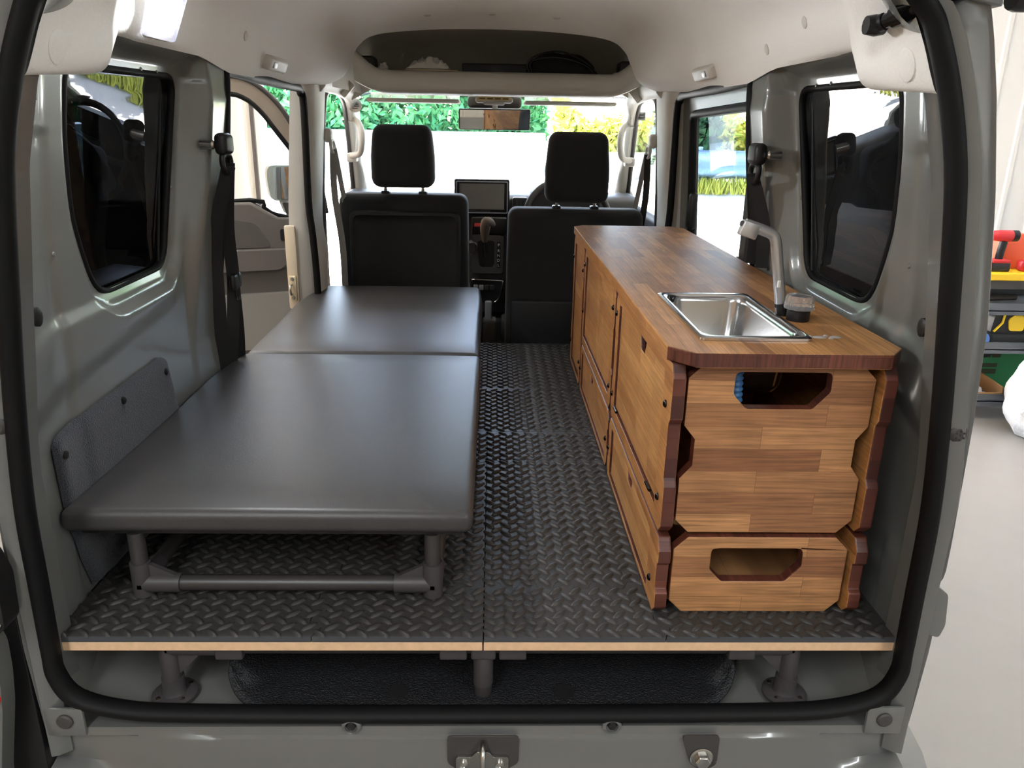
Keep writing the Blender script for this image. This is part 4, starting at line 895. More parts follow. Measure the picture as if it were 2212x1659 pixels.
for sg, lb in ((-1, 'pale sun visor folded up above the passenger headrest'), (1, 'pale sun visor folded up above the driver headrest')):
    v, f = rbox(VC+sg*.325-.19, VC+sg*.325+.19, 2.36, 2.53, .838, .853, .007, 3); m = M(); m.add((v, f)); tv = thing('sun_visor', lb, 'sun visor', (VC+sg*.325, 2.45, .838), 'sun visors'); m.obj('visor_pad', mat('visor_white', (222, 218, 208), .7), tv, smooth=60)
    m = M(); m.add(tube([(VC+sg*.19, 2.52, .853), (VC+sg*.50, 2.52, .853)], .005, 8)); m.obj('hinge_rod', TRIMGREY, tv)
t = thing('map_lamp', 'small pale overhead lamp with a yellow warning label above the mirror', 'lamp', (.01, 2.2, .835))
m = M(); m.add(rbox(-.06, .085, 2.15, 2.30, .838, .857, .008)); m.obj('lamp_body', TRIMGREY, t)
m = M(); m.add(rbox(-.05, .075, 2.144, 2.151, .846, .860, .001)); s = m.obj('warning_label', mat('label_yellow', (232, 214, 150), .6), t)
for k in range(4): m = M(); m.add(box(-.044+.03*k, -.022+.03*k, 2.1425, 2.1435, .849, .854)); m.obj('print_mark', mat('print_brown', (120, 90, 60), .6), s)
m = M(); m.add(rbox(-.03, .055, 2.17, 2.26, .830, .845, .008)); m.obj('lens', TRIMGREY, t)
_mt = Matrix.Translation((.016, 2.46, .778)) @ Matrix.Rotation(math.radians(5.5), 4, 'X') @ Matrix.Rotation(math.radians(4), 4, 'Z') @ Matrix.Translation((-.016, -2.46, -.778))
def MTILT(p): return tuple(_mt @ Vector(p))
t = thing('rearview_mirror', 'wide rectangular interior mirror hanging in front of the windscreen', 'mirror', (.016, 2.45, .73))
m = M(); m.add(rbox(-.137, .168, 2.455, 2.475, .735, .820, .006), 0, lambda p: MTILT(p)); m.obj('housing', TRIMBLACK, t)
m = M(); m.add(box(-.132, .163, 2.4535, 2.4555, .739, .816), 0, lambda p: MTILT(p)); m.obj('mirror_glass', mat('mirror_silver', (215, 218, 220), .02, metal=1), t)
m = M(); m.add(rbox(.005, .028, 2.455, 2.48, .815, .865, .004)); m.obj('stem', TRIMGREY, t)
m = M(); v, f = rbox(-.10, .13, 2.48, 2.56, .822, .872, .015, 3); m.add((v, f)); m.obj('sensor_housing', TRIMDARK, t)
# things lying on the overhead shelf
ZS = .9345
def fold(name, label, x0, x1, z0, y0=1.955):
    m = M()
    for k in range(3): m.add(box(x0+.012*k, x1-.01*k, y0+.006*k, y0+.16, z0+.0065*k, z0+.0065*k+.004))
    o = m.obj(name, mat('manila_card', (226, 205, 168), .8), None, smooth=0); tag(o, label, 'folder'); return o
fold('card_folder', 'cream card folders lying flat on the overhead shelf', -.33, -.10, .924)
def crumple(name, label, cx, w_, z0, h, matl, seed, y0=1.99, d=.12, cat='paper', spike=.4):
    r = random.Random(seed); nx, ny = 18, 9; v = []; f = []
    for i in range(nx+1):
        for j in range(ny+1):
            u, q = i/nx, j/ny; e = math.sin(math.pi*u)**.6*math.sin(math.pi*min(1, q*1.0))**.5 if 0 < q < 1 else 0
            v.append((cx+(u-.5)*w_+r.uniform(-.006, .006), y0+q*d, z0+h*e*(1-spike+spike*r.random())))
    for i in range(nx):
        for j in range(ny): a = i*(ny+1)+j; f.append((a, a+ny+1, a+ny+2, a+1))
    m = M(); m.add((v, f)); o = m.obj(name, matl, None, smooth=25, solid=.002); tag(o, label, cat); return o
crumple('crumpled_paper', 'crumpled white paper heaped on the card folders on the overhead shelf', -.225, .15, .944, .045, WHITE, 3, 1.975, .09)
crumple('paper_scrap', 'small white paper scrap near the passenger end of the overhead shelf', -.388, .035, .923, .045, WHITE, 5, 1.99, .05)
m = M(); m.add(rbox(-.105, .14, 2.02, 2.20, .923, .968, .004)); o = m.obj('black_box', TRIMBLACK); tag(o, 'flat black box lying in the middle of the overhead shelf', 'box')
t = thing('folded_bag', 'folded black cloth sunshade bag bulging on the overhead shelf', 'bag', (.25, 2.05, .923))
def dome(u, q):
    a = math.pi*u; r_ = .125; z = .923+.088*math.sin(a)**.55*math.sin(math.pi*min(1, max(0, q)))**.4 if 0 < q < 1 else .923
    return (.255-r_*math.cos(a)+.004*math.sin(17*q+9*u), 1.985+.16*q, z+.004*math.sin(23*u+11*q)*math.sin(a))
m = M(); m.add(grid(dome, list(np.linspace(0, 1, 24)), list(np.linspace(0, 1, 10)))); m.obj('cloth', mat('black_nylon', (22, 22, 26), .6, bump=(60, .5, .006)), t, smooth=180)
for k in range(2): m = M(); m.add(tube(smooth_path([(.145+.01*k, 1.985, .925), (.13+.01*k, 1.98, .965), (.165, 1.98, .995-.012*k), (.25, 1.975, 1.008-.02*k), (.34, 1.98, .975-.01*k), (.395-.01*k, 1.985, .926)], 5), .0035, 6)); m.obj('spring_hoop', TRIMBLACK, t, smooth=180)

# ================================================================== SEAT BELTS
def ribbon(pts, w_, dirv, th=.0016):
    p = smooth_path(pts, 5); d = Vector(dirv).normalized(); v = []; f = []
    for i, q in enumerate(p):
        tn = (p[min(i+1, len(p)-1)]-p[max(i-1, 0)]).normalized(); dd = (d-tn*d.dot(tn)).normalized(); nn = tn.cross(dd)
        for a, b in ((-1, -1), (1, -1), (1, 1), (-1, 1)): v.append(q+dd*a*w_/2+nn*b*th/2)
    for i in range(len(p)-1):
        for k in range(4): f.append((4*i+k, 4*i+(k+1) % 4, 4*i+4+(k+1) % 4, 4*i+4+k))
    f += [(3, 2, 1, 0), tuple(4*(len(p)-1)+k for k in range(4))]; return v, f
def rear_belt(sg, label):
    t = thing('seat_belt', label, 'seat belt', (VC+sg*.61, .73, .19), 'rear pillar seat belts')
    D = -.020 if sg < 0 else -.062; E = -.014
    X0 = lambda z: VC+sg*(float(wallw(.80, z))-.012)
    m = M(); m.add(lathe([(.010, .026), (.010, .0), (.007, -.004)], (0, 0, 0), 14, 'x')); o = m.obj('anchor_bolt', CHROME, t); o.data.transform(Matrix.Translation((X0(.71), .748+D, .722+E)) @ Matrix.Scale(sg, 4, (1, 0, 0)))
    m = M(); xa = X0(.72)-sg*.012; m.add(rbox(xa-.014, xa+.014, .752+D, .812+D, .700+E, .746+E, .012, 4)); m.obj('anchor_cover', TRIMBLACK, t, smooth=60)
    m = M(); xr = X0(.69)-sg*.016; m.add(tube(smooth_path([(xr, y+D, z+E) for y, z in ((.765, .70), (.758, .684), (.768, .668), (.79, .662), (.808, .67), (.812, .688), (.80, .70))], 4, True), .0065, 8, True)); m.obj('guide_ring', TRIMBLACK, t, smooth=180)
    def web(pts, w_):
        m = M(); m.add(ribbon(pts, w_, (-sg*.85, .5, 0))); m.obj('webbing', BELT, t, smooth=30)
    if sg < 0:
        web([(xr-sg*.006, .777+D, .676+E), (VC-.628, .79, .5), (VC-.650, .825, .3), (VC-.662, .84, .15)], .030)
        web([(xr+sg*.002, .800+D, .682+E), (VC-.612, .83, .52), (VC-.624, .868, .39), (VC-.640, .872, .25), (VC-.655, .874, .15)], .030)
        web([(VC-.624, .878, .385), (VC-.634, .91, .25), (VC-.645, .93, .16)], .022)
        xb = VC-.620; m = M(); m.add(rbox(xb-.008, xb+.008, .842, .900, .366, .406, .008, 3)); m.obj('tongue_grip', TRIMBLACK, t)
        m = M(); addprism(m, prism(rpoly([(.866, .368), (.892, .368), (.892, .335), (.872, .335)], .004, 3), xb-.0015, xb+.0015, 'x', [[(.874, .352), (.886, .352), (.886, .342), (.876, .342)]])); m.obj('tongue', CHROME, t)
    else:
        web([(xr-sg*.006, .777+D, .676+E), (X0(.55)-sg*.004, .785+D, .56), (X0(.47)-sg*.004, .80+D, .459)], .029)
        web([(xr+sg*.002, .800+D, .682+E), (X0(.55)-sg*.006, .825+D, .56), (X0(.47)-sg*.008, .855+D, .459)], .029)
rear_belt(-1, 'black seat belt hanging on the pillar beside the bed')
rear_belt(1, 'black seat belt hanging on the pillar behind the tap')
def front_belt(sg, label):
    t = thing('seat_belt', label, 'seat belt', (VC+sg*.60, 1.97, .0), 'front pillar seat belts')
    x = VC+sg*.594; m = M(); m.add(rbox(x-.014, x+.014, 1.925, 1.975, .685, .735, .012, 4)); m.obj('anchor_cover', TRIMGREY, t, smooth=60)
    m = M(); m.add(tube(smooth_path([(x-sg*.01, 1.94, .69), (x-sg*.012, 1.93, .665), (x-sg*.012, 1.96, .65), (x-sg*.012, 1.99, .665), (x-sg*.01, 1.98, .69)], 4, True), .006, 8, True)); m.obj('guide_ring', TRIMGREY, t, smooth=180)
    m = M(); m.add(ribbon([(x-sg*.014, 1.955, .662), (x-sg*.010, 1.96, .5), (x-sg*.03, 1.96, .3), (x-sg*.03, 1.96, .05)], .026, (-sg*.8, .6, 0))); m.obj('webbing', BELT if sg > 0 else BELTGREY, t, smooth=30)
    m = M(); m.add(ribbon([(x-sg*.012, 1.985, .665), (x-sg*.03, 2.02, .5), (x-sg*.04, 2.05, .38), (x-sg*.05, 2.06, .15)], .020, (-sg*.8, .6, 0))); m.obj('webbing', BELTGREY, t, smooth=30)
    m = M(); m.add(rbox(x-sg*.042-.008, x-sg*.042+.008, 2.02, 2.075, .33, .37, .006)); m.obj('tongue_grip', TRIMBLACK, t)
front_belt(-1, 'pale grey seat belt on the pillar beside the passenger seat')
front_belt(1, 'pale and black seat belt on the pillar beside the driver seat')

# ================================================================== OPEN FRONT DOOR WITH MIRROR
t = thing('door_1', 'front passenger door of the van standing open outside', 'van door', (-.72, 2.6, -.3), kind='structure')
dd = Vector((-.93, -.37, 0)).normalized(); dn = Vector((dd.y, -dd.x, 0))       # dn points to the cabin side
if dn.y > 0: dn = -dn
def DT(p):   # local (s, t, z): s along the door, t towards the camera side
    return tuple(Vector((-.72, 2.6, 0))+dd*p[0]+dn*p[1]+Vector((0, 0, p[2])))
out = [(.03, -.35), (.03, .36), (.06, .56), (.13, .690), (.19, .80), (.262, .878), (.34, .922), (.45, .930), (.88, .925), (.95, .86), (1.0, .42), (1.0, -.30), (.95, -.36)]
hole = [(.10, .350), (.105, .55), (.145, .605), (.218, .705), (.287, .797), (.355, .848), (.45, .858), (.85, .852), (.90, .80), (.93, .425), (.357, .425), (.302, .39), (.245, .358)]
m = M(); addprism(m, prism(out, -.045, 0, 'y', [hole]), 0, 1, DT); m.obj('door_shell', [mat('door_brown_paint', (128, 116, 102), .35, coat=.4), TRIMDARK], t, bevel=.006)  # brown door shell with dark plastic edges
m = M(); m.add(tube(smooth_path([DT((s, .004, z)) for s, z in hole], 3, True), .010, 8, True)); m.obj('glass_channel', RUBBER, t, smooth=180)
m = M(); m.add(tube(smooth_path([DT((s, .0, z)) for s, z in out[1:10]], 3), .011, 8)); m.obj('frame_seal', TRIMDARK, t, smooth=180)
m = M(); addprism(m, prism(hole, -.022, -.019, 'y'), 0, 0, DT); m.obj('pane', GLASS, t, smooth=0)
CARD = mat('door_card_brown_grey', (92, 86, 82), .55, bump=(600, .15, .0005))
card = [(.10, -.33), (.10, .345), (.245, .350), (.302, .384), (.357, .418), (.95, .418), (.96, -.30)]
m = M(); addprism(m, prism(card, .0, .035, 'y'), 0, 0, DT); m.obj('door_card', CARD, t, bevel=.012, seg=3)
ins = rpoly([(.285, .222), (.345, .33), (.43, .345), (.85, .34), (.86, .222)], .03, 4)
m = M(); addprism(m, prism(ins, .030, .041, 'y'), 0, 0, DT); m.obj('card_insert', mat('door_insert', (78, 73, 70), .7), t, bevel=.003)
m = M(); addprism(m, prism(rpoly([(.215, .215), (.88, .222), (.88, .128), (.26, .128), (.225, .16)], .012, 3), .030, .085, 'y'), 0, 0, DT); m.obj('armrest', CARD, t, bevel=.012, seg=3)
m = M(); addprism(m, prism(rpoly([(.16, .02), (.90, .02), (.90, -.22), (.30, -.24), (.20, -.10)], .05, 5), .030, .065, 'y'), 0, 0, DT); m.obj('map_pocket', mat('pocket_grey', (128, 124, 118), .6), t, bevel=.012, seg=3)
m = M(); addprism(m, prism(rpoly([(.158, .300), (.245, .300), (.245, .248), (.158, .248)], .01, 3), .028, .040, 'y'), 0, 0, DT); m.obj('handle_bezel', TRIMBLACK, t, bevel=.003)
m = M(); addprism(m, prism(rpoly([(.150, .292), (.225, .292), (.225, .268), (.150, .268)], .006, 3), .040, .050, 'y'), 0, 0, DT); m.obj('door_handle', TRIMDARK, t, bevel=.003)
t = thing('wing_mirror', 'white rounded wing mirror seen through the open door window', 'mirror', (-.9, 2.5, .33))
m = M(); addprism(m, prism(rpoly([(.135, .408), (.135, .565), (.262, .565), (.268, .50), (.255, .408)], .03, 5), -.20, -.11, 'y'), 0, 0, DT); m.obj('mirror_housing', mat('mirror_shell', (150, 158, 152), .35, coat=.5), t, bevel=.015, seg=3)
m = M(); addprism(m, prism(rpoly([(.142, .416), (.142, .557), (.238, .557), (.240, .416)], .022, 5), -.110, -.106, 'y'), 0, 0, DT); m.obj('mirror_glass', MATS['mirror_silver'], t)
m = M(); addprism(m, prism(rpoly([(.13, .34), (.13, .40), (.22, .41), (.20, .35)], .012, 4), -.15, -.03, 'y'), 0, 0, DT); m.obj('mirror_arm', TRIMDARK, t, bevel=.008)

# ================================================================== REAR LAMP, STRUT
t = thing('dome_lamp', 'lit rectangular dome lamp at the rear corner of the headliner', 'lamp', (-.55, .42, .91))
ctr = Vector((VC-.555, .44, .938)); ez = Vector((.80, -.42, -.42)).normalized(); ex = Vector((.25, 1, 0)); ex = (ex-ez*ex.dot(ez)).normalized(); ey = ez.cross(ex)
lm = Matrix(((ex.x, ey.x, ez.x, ctr.x), (ex.y, ey.y, ez.y, ctr.y), (ex.z, ey.z, ez.z, ctr.z), (0, 0, 0, 1)))
def L_(m_, nm, ma, **k): o = m_.obj(nm, ma, None, **k); o.data.transform(lm); put(o, t); return o
m = M(); m.add(rbox(-.038, .038, -.056, .056, -.03, .004, .010, 3)); L_(m, 'lamp_base', TRIMGREY, smooth=60)
m = M(); m.add(rbox(-.034, .034, -.050, .050, .0, .020, .009, 3)); L_(m, 'lens', mat('frosted_lens', (225, 228, 245), .25, trans=.6), smooth=60)
m = M(); m.add(rbox(-.020, .018, -.036, .026, .018, .0235, .004, 2)); L_(m, 'lit_bulb_panel', mat('lamp_glow', (255, 255, 255), .5, emit=((245, 247, 255), 9)), smooth=60)
m = M(); m.add(rbox(-.006, .010, .034, .041, .019, .023, .001)); L_(m, 'switch', TRIMBLACK)
dl = bpy.data.lights.new('dome_bulb', 'AREA'); dlo = bpy.data.objects.new('dome_bulb', dl); COL.objects.link(dlo); dl.shape = 'RECTANGLE'; dl.size = .06; dl.size_y = .09; dl.energy = 4.5; dl.color = (.95, .97, 1)
dlo.location = ctr+ez*.026; dlo.rotation_euler = (-ez).to_track_quat('Z', 'Y').to_euler(); put(dlo, t)
def strut(sg, label, a, b):
    t = thing('gas_strut', label, 'gas strut', tuple(a), 'tailgate gas struts'); a = Vector(a); b = Vector(b); d = (b-a)
    m = M(); m.add(tube([a, a+d*.06], .011, 12)); m.add(lathe([(.011, -.012), (.013, 0), (.011, .012)], tuple(a), 12, 'x')); m.obj('ball_socket', TRIMBLACK, t, smooth=60)
    m = M(); m.add(tube([a+d*.05, a+d*.10, a+d*.11, a+d], [.009, .009, .0125, .0125], 14)); m.obj('cylinder', mat('black_gloss', (16, 16, 17), .18), t, smooth=40)
strut(1, 'black tailgate gas strut at the upper corner over the kitchen side', (.492, .05, .888), (.60, -.12, .945))
strut(-1, 'black tailgate gas strut at the upper corner over the bed side', (-.440, .05, .945), (-.57, -.16, 1.01))
# ================================================================== GARAGE
GZ = -.80
CONC = mat('garage_floor_coat', (138, 133, 127), .42, var=(9, .05), bump=(30, .05))
m = M(); m.add(box(-3.0, 4.3, -7.0, 4.6, GZ-.1, GZ)); o = m.obj('garage_floor', CONC, smooth=0); struct(o, 'cream coated concrete garage floor', 'floor')
WW = mat('white_wall_panel', (225, 226, 226), .6)
def wallp(name, label, a, b, z0, z1, th, n, matl=WW):
    """ribbed sheet wall between two plan points"""
    a = Vector((*a, 0)); b = Vector((*b, 0)); d = (b-a); L = d.length; d.normalize(); nn = Vector((d.y, -d.x, 0)); pts = []
    k = max(1, int(L/.20))
    for i in range(k):
        s = L*i/k; e = L/k
        pts += [(s, 0), (s+e*.80, 0), (s+e*.84, .012), (s+e*.96, .012)]
    pts.append((L, 0)); v = []; f = []
    for (s, o_) in pts:
        p = a+d*s+nn*o_; q = a+d*s-nn*th; v += [(p.x, p.y, z0), (p.x, p.y, z1), (q.x, q.y, z0), (q.x, q.y, z1)]
    for i in range(len(pts)-1):
        b0, b1 = 4*i, 4*i+4; f += [(b0, b1, b1+1, b0+1), (b0+2, b0+3, b1+3, b1+2), (b0+1, b1+1, b1+3, b0+3)]
    m = M(); m.add((v, f)); o = m.obj(name, matl, smooth=0); struct(o, label, 'wall'); return o
wallp('wall_garage_right', 'white ribbed garage wall beyond the tool cart', (4.2, 4.3), (4.2, -7), GZ, 2.3, .08, 1)
wallp('wall_garage_left', 'tan garage wall on the bed side', (-2.7, -7), (-2.7, 4.3), GZ, 2.3, .08, 1, mat('tan_wall', (178, 150, 120), .7))
wallp('wall_front_right', 'white ribbed front garage wall behind the tool cart', (1.95, 4.4), (4.2, 4.4), GZ, 2.3, .08, 1)
wallp('wall_front_left', 'white garage wall beside the open garage door', (-2.7, 4.4), (-1.58, 4.4), GZ, 2.3, .08, 1)
m = M(); m.add(box(-2.7, 4.2, 4.36, 4.46, 1.75, 2.3)); o = m.obj('wall_front_lintel', WW); struct(o, 'white lintel above the open garage door', 'wall')
wallp('wall_back_added', 'unseen pale garage wall added behind the viewer to shut out sky', (4.2, -6), (-2.7, -6), GZ, 2.3, .08, 1, mat('pale_tan_wall', (206, 194, 176), .7))  # back wall added to keep blue sky light off the sill
m = M(); m.add(box(-2.8, 4.3, -7, 4.5, 2.3, 2.4)); o = m.obj('ceiling_garage', mat('garage_ceiling', (205, 205, 202), .7)); struct(o, 'pale garage ceiling', 'ceiling')
for (x, lb) in ((-1.52, 'pale steel garage door post beyond the open van door'), (1.98, 'pale steel garage door post on the tool cart side')):
    t = thing('garage_door_post', lb, 'post', (x, 4.3, GZ), 'garage door posts')
    m = M(); m.add(rbox(x-.05, x+.05, 4.20, 4.34, GZ, 1.75, .006)); m.obj('post_box', mat('post_white', (216, 214, 208), .5), t)
    m = M(); m.add(box(x-.012, x+.012, 4.18, 4.205, GZ, 1.75)); m.obj('guide_rail', JOINT, t)
for (lx, ly, lb) in ((-1.0, -2.6, 'behind the viewer on the bed side'), (1.9, -2.6, 'behind the viewer on the cabinet side'), (2.6, 1.2, 'above the tool cart aisle'), (-1.7, 1.2, 'beside the open van door')):  # unseen fixtures added to go with the fill lights
    t = thing('added_ceiling_lamp', 'unseen tube lamp added on the garage ceiling '+lb, 'lamp', (lx, ly, 2.1), 'added garage ceiling lamps')
    m = M(); m.add(box(lx-.14, lx+.14, ly-1.2, ly+1.2, 2.16, 2.3)); m.obj('fixture', WHITE, t)
    m = M(); m.add(tube([(lx, ly-1.15, 2.13), (lx, ly+1.15, 2.13)], .014, 8)); m.obj('tube', mat('added_tube_glow', (255, 255, 255), .5, emit=((255, 250, 240), 6)), t)

# ---- tool cart and the things on it
CYF, CYB, CX_0, CX_1 = 3.05, 3.50, 2.50, 3.40
CART = mat('cart_grey', (88, 92, 98), .5)
t = thing('tool_cart', 'grey steel tool cart with a yellow top edge by the garage wall', 'cart', (2.9, 3.25, GZ))
m = M(); m.add(rbox(CX_0, CX_1, CYF, CYB, .005, .045, .006)); m.obj('top_tray', mat('cart_yellow', (238, 196, 40), .45), t)
m = M(); m.add(rbox(CX_0+.01, CX_1-.01, CYF+.01, CYB, -.045, .005, .004)); m.obj('top_rim', TRIMDARK, t)
for z, nm in ((-.165, 'drawer_shelf'), (-.385, 'middle_shelf'), (-.69, 'bottom_shelf')):
    m = M(); m.add(box(CX_0, CX_1, CYF, CYB, z, z+.006)); m.add(box(CX_0, CX_1, CYF, CYF+.006, z-(.02 if z > -.6 else .03), z+.045)); m.add(box(CX_0, CX_1, CYB-.006, CYB, z, z+.06)); m.obj(nm, CART, t, smooth=0)
for x in (CX_0+.01, CX_1-.03):
    for y in (CYF+.01, CYB-.03): m = M(); m.add(box(x, x+.025, y, y+.025, GZ+.06, .01)); m.obj('corner_post', CART, t)
for x in (CX_0+.04, CX_1-.04):
    for y in (CYF+.04, CYB-.04): m = M(); m.add(lathe([(.03, -.012), (.032, 0), (.03, .012)], (x, y, GZ+.032), 16, 'x')); m.obj('caster', TRIMBLACK, t)
# items
def at(nm, lb, cat): return thing(nm, lb, cat, (2.85, 3.15, .045))
RED = mat('tool_red', (196, 40, 48), .4)
ZT = .046
t = at('impact_driver', 'red and black cordless impact driver standing on the tool cart', 'power tool'); bx_, by_ = 2.775, 3.13
m = M(); m.add(rbox(bx_-.055, bx_+.055, by_-.035, by_+.035, ZT, ZT+.05, .008)); m.obj('battery', TRIMBLACK, t)
m = M(); m.add(rbox(bx_-.05, bx_+.05, by_-.036, by_+.036, ZT+.045, ZT+.065, .006)); m.obj('foot', RED, t)
m = M(); m.add(tube(smooth_path([(bx_, by_, ZT+.06), (bx_+.003, by_, ZT+.11), (bx_+.010, by_, ZT+.16)], 4), [.02]*9, 12)); m.obj('grip', TRIMBLACK, t, smooth=60)
m = M(); m.add(lathe([(.012, -.075), (.026, -.06), (.031, -.02), (.031, .04), (.022, .055)], (bx_, by_, ZT+.19), 18, 'x')); m.obj('motor_body', RED, t, smooth=50)
m = M(); m.add(lathe([(.020, .04), (.030, .045), (.030, .075), (.012, .085)], (bx_, by_, ZT+.19), 18, 'x')); m.obj('nose', TRIMBLACK, t, smooth=50)
m = M(); m.add(rbox(2.83, 2.97, 3.20, 3.32, ZT, ZT+.19, .006)); o = m.obj('orange_case', mat('case_orange', (206, 82, 48), .45)); tag(o, 'orange plastic case behind the impact driver', 'case')
t = at('black_case', 'tilted black case with a white label next to the impact driver', 'case')
m = M(); v, f = rbox(2.575, 2.675, 3.15, 3.25, ZT, ZT+.11, .006); m.add((v, f), 0, lambda p: (p[0]+.35*(p[2]-ZT), p[1], p[2])); m.obj('shell', TRIMBLACK, t)
m = M(); m.add(box(2.600, 2.672, 3.1475, 3.1495, ZT+.055, ZT+.095), 0, lambda p: (p[0]+.35*(p[2]-ZT), p[1], p[2])); lab = m.obj('white_label', WHITE, t)
for k in range(5): m = M(); m.add(box(2.606+.013*k, 2.615+.013*k, 3.146, 3.148, ZT+.066, ZT+.086), 0, lambda p: (p[0]+.35*(p[2]-ZT), p[1], p[2])); m.obj('print_mark', TRIMBLACK, lab)
m = M(); m.add(rbox(2.90, 2.97, 3.10, 3.16, ZT, ZT+.06, .015)); o = m.obj('red_pouch', RED); tag(o, 'small red tool lying at the edge of the cart top', 'tool')
t = at('socket_wrench', 'steel wrench lying in the shallow cart drawer', 'wrench'); m = M(); m.add(tube([(2.66, 3.1, -.148), (2.76, 3.14, -.148)], .007, 8)); m.obj('shaft', CHROME, t); m = M(); m.add(lathe([(.016, -.155), (.016, -.141)], (2.66, 3.1, 0), 12)); m.obj('jaw', CHROME, t)
m = M(); m.add(tube([(2.74, 3.2, -.125), (2.98, 3.22, -.118)], .018, 10)); o = m.obj('caulk_gun_tube', mat('bronze_dark', (70, 62, 56), .5)); tag(o, 'dark tube lying in the shallow cart drawer', 'tube')
for k in range(4):
    m = M(); xx = 2.60+.03*k; m.add(tube([(xx, 3.08+.01*k, -.149), (xx+.06, 3.16, -.149)], .006, 6)); o = m.obj('screwdriver', [mat('pinkish_steel', (170, 130, 132), .4), CHROME, JOINT, TRIMBLACK][k]); tag(o, ['pink handled', 'bright steel', 'grey', 'black'][k]+' screwdriver in the shallow cart drawer', 'screwdriver', 'screwdrivers in the drawer')
YEL = mat('tape_yellow', (240, 200, 40), .4)
t = at('tape_measure', 'yellow and black block shaped tool on the middle cart shelf', 'tool')
m = M(); addprism(m, prism(rpoly([(2.80, -.30), (2.81, -.20), (2.86, -.175), (3.0, -.18), (3.01, -.30)], .015, 3), 3.10, 3.22, 'y')); m.obj('shell', TRIMBLACK, t, bevel=.004)
m = M(); addprism(m, prism(rpoly([(2.90, -.285), (2.885, -.22), (2.92, -.19), (2.98, -.20), (2.98, -.285)], .015, 3), 3.092, 3.10, 'y')); m.obj('face_plate', YEL, t)
m = M(); m.add(tube([(2.815, 3.096, -.29), (2.855, 3.096, -.24), (2.86, 3.096, -.19)], .007, 6)); m.obj('yellow_band', YEL, t)
m = M(); m.add(rbox(2.80, 3.10, 3.08, 3.34, -.378, -.300, .02)); o = m.obj('tool_bag', mat('bag_black', (34, 35, 38), .8, bump=(80, .3, .003))); tag(o, 'soft black tool bag under the yellow tool on the cart shelf', 'bag')
t = at('extension_cable', 'coiled grey cable with a blue plug on the middle cart shelf', 'cable')
m = M(); pts = [(2.70+.055*math.cos(a*.4)*(1+.05*math.sin(a)), 3.12+.02*math.sin(a*1.3), -.27+.06*math.sin(a*.4)) for a in range(48)]; m.add(tube(smooth_path(pts, 2), .008, 6)); m.obj('coil', TRIMDARK, t, smooth=180)
m = M(); m.add(lathe([(.036, -.06), (.040, -.02), (.034, .05)], (2.715, 3.09, -.325), 16, 'x')); m.add(lathe([(.03, -.034), (.044, -.032), (.044, -.026), (.03, -.02)], (2.735, 3.09, -.33), 16, 'y')); m.obj('plug', mat('plug_blue', (70, 110, 180), .4), t, smooth=50)
crumple('red_rag', 'red cloth rag on the middle cart shelf', 2.63, .15, -.379, .05, mat('rag_red', (200, 30, 50), .9), 8, 3.08, .12, 'rag')
crumple('blue_rag', 'blue and white cloth bunched on the middle cart shelf', 2.555, .06, -.379, .16, mat('rag_blue', (90, 130, 190), .9), 9, 3.10, .12, 'rag')
t = thing('green_carton', 'green printed cardboard carton on the bottom cart shelf', 'carton', (2.95, 3.3, -.684))
m = M(); m.add(box(2.66, 3.20, 3.30, 3.47, -.683, -.40)); m.obj('carton_box', mat('carton_green', (48, 130, 82), .7), t)
for (a, b, c, d) in ((2.72, 2.75, -.50, -.46), (2.75, 2.85, -.51, -.48), (2.85, 2.88, -.53, -.47), (2.88, 2.97, -.50, -.475), (2.93, 3.02, -.60, -.57), (2.93, 3.02, -.56, -.535), (2.98, 3.03, -.50, -.46)):
    m = M(); m.add(box(a, b, 3.297, 3.2995, c, d)); m.obj('print_mark', mat('print_dark', (60, 66, 44), .7), t)
for k, pts in enumerate(([(2.74, 3.29, -.375), (2.76, 3.285, -.45), (2.80, 3.288, -.50)], [(3.05, 3.29, -.39), (2.95, 3.285, -.46), (2.82, 3.288, -.505)])):
    m = M(); m.add(ribbon(pts, .05, (1, 0, .2), .003)); o = m.obj('bag_strap', BELT, smooth=30); tag(o, ['black strap hanging straight over the green carton', 'black strap hanging slantwise over the green carton'][k], 'strap', 'bag straps')
t = thing('cardboard_box', 'open brown cardboard box on the bottom cart shelf', 'box', (2.72, 3.15, -.684)); KR = mat('kraft', (186, 142, 96), .85)
m = M(); m.add(box(2.52, 2.93, 3.075, 3.085, -.684, -.645)); m.obj('front_side', KR, t)
m = M(); addprism(m, prism([(2.52, -.684), (2.93, -.684), (2.93, -.60), (2.62, -.47), (2.52, -.48)], 3.28, 3.288, 'y')); m.obj('back_side', KR, t)
m = M(); addprism(m, prism([(3.075, -.684), (3.29, -.684), (3.29, -.59), (3.075, -.61)], 2.925, 2.933, 'x')); m.obj('end_side', KR, t)
m = M(); m.add(rbox(2.55, 2.665, 3.10, 3.20, -.683, -.46, .004)); o = m.obj('kraft_packet', KR); tag(o, 'plain kraft packet standing in the open cardboard box', 'packet')
m = M(); m.add(lathe([(.055, -.05), (.06, 0), (.055, .05)], (2.66, 3.13, -.62), 20, 'y'), 0, lambda p: (p[0], p[1], -.62+(p[2]+.62)*.45)); o = m.obj('black_dish', TRIMBLACK); tag(o, 'round black tin in the open cardboard box', 'tin')
crumple('plastic_pouch', 'clear grey plastic pouch in the open cardboard box', 2.79, .16, -.683, .09, mat('pouch', (205, 200, 200), .3), 12, 3.1, .14, 'pouch')
crumple('wrapped_parts', 'crinkled grey wrapping on top of the kraft packet', 2.64, .13, -.459, .06, mat('wrap', (190, 188, 186), .25), 14, 3.1, .12, 'wrapping')
t = thing('plastic_bag', 'white knotted plastic bag standing on the garage floor by the cart', 'bag', (2.93, 2.75, GZ))
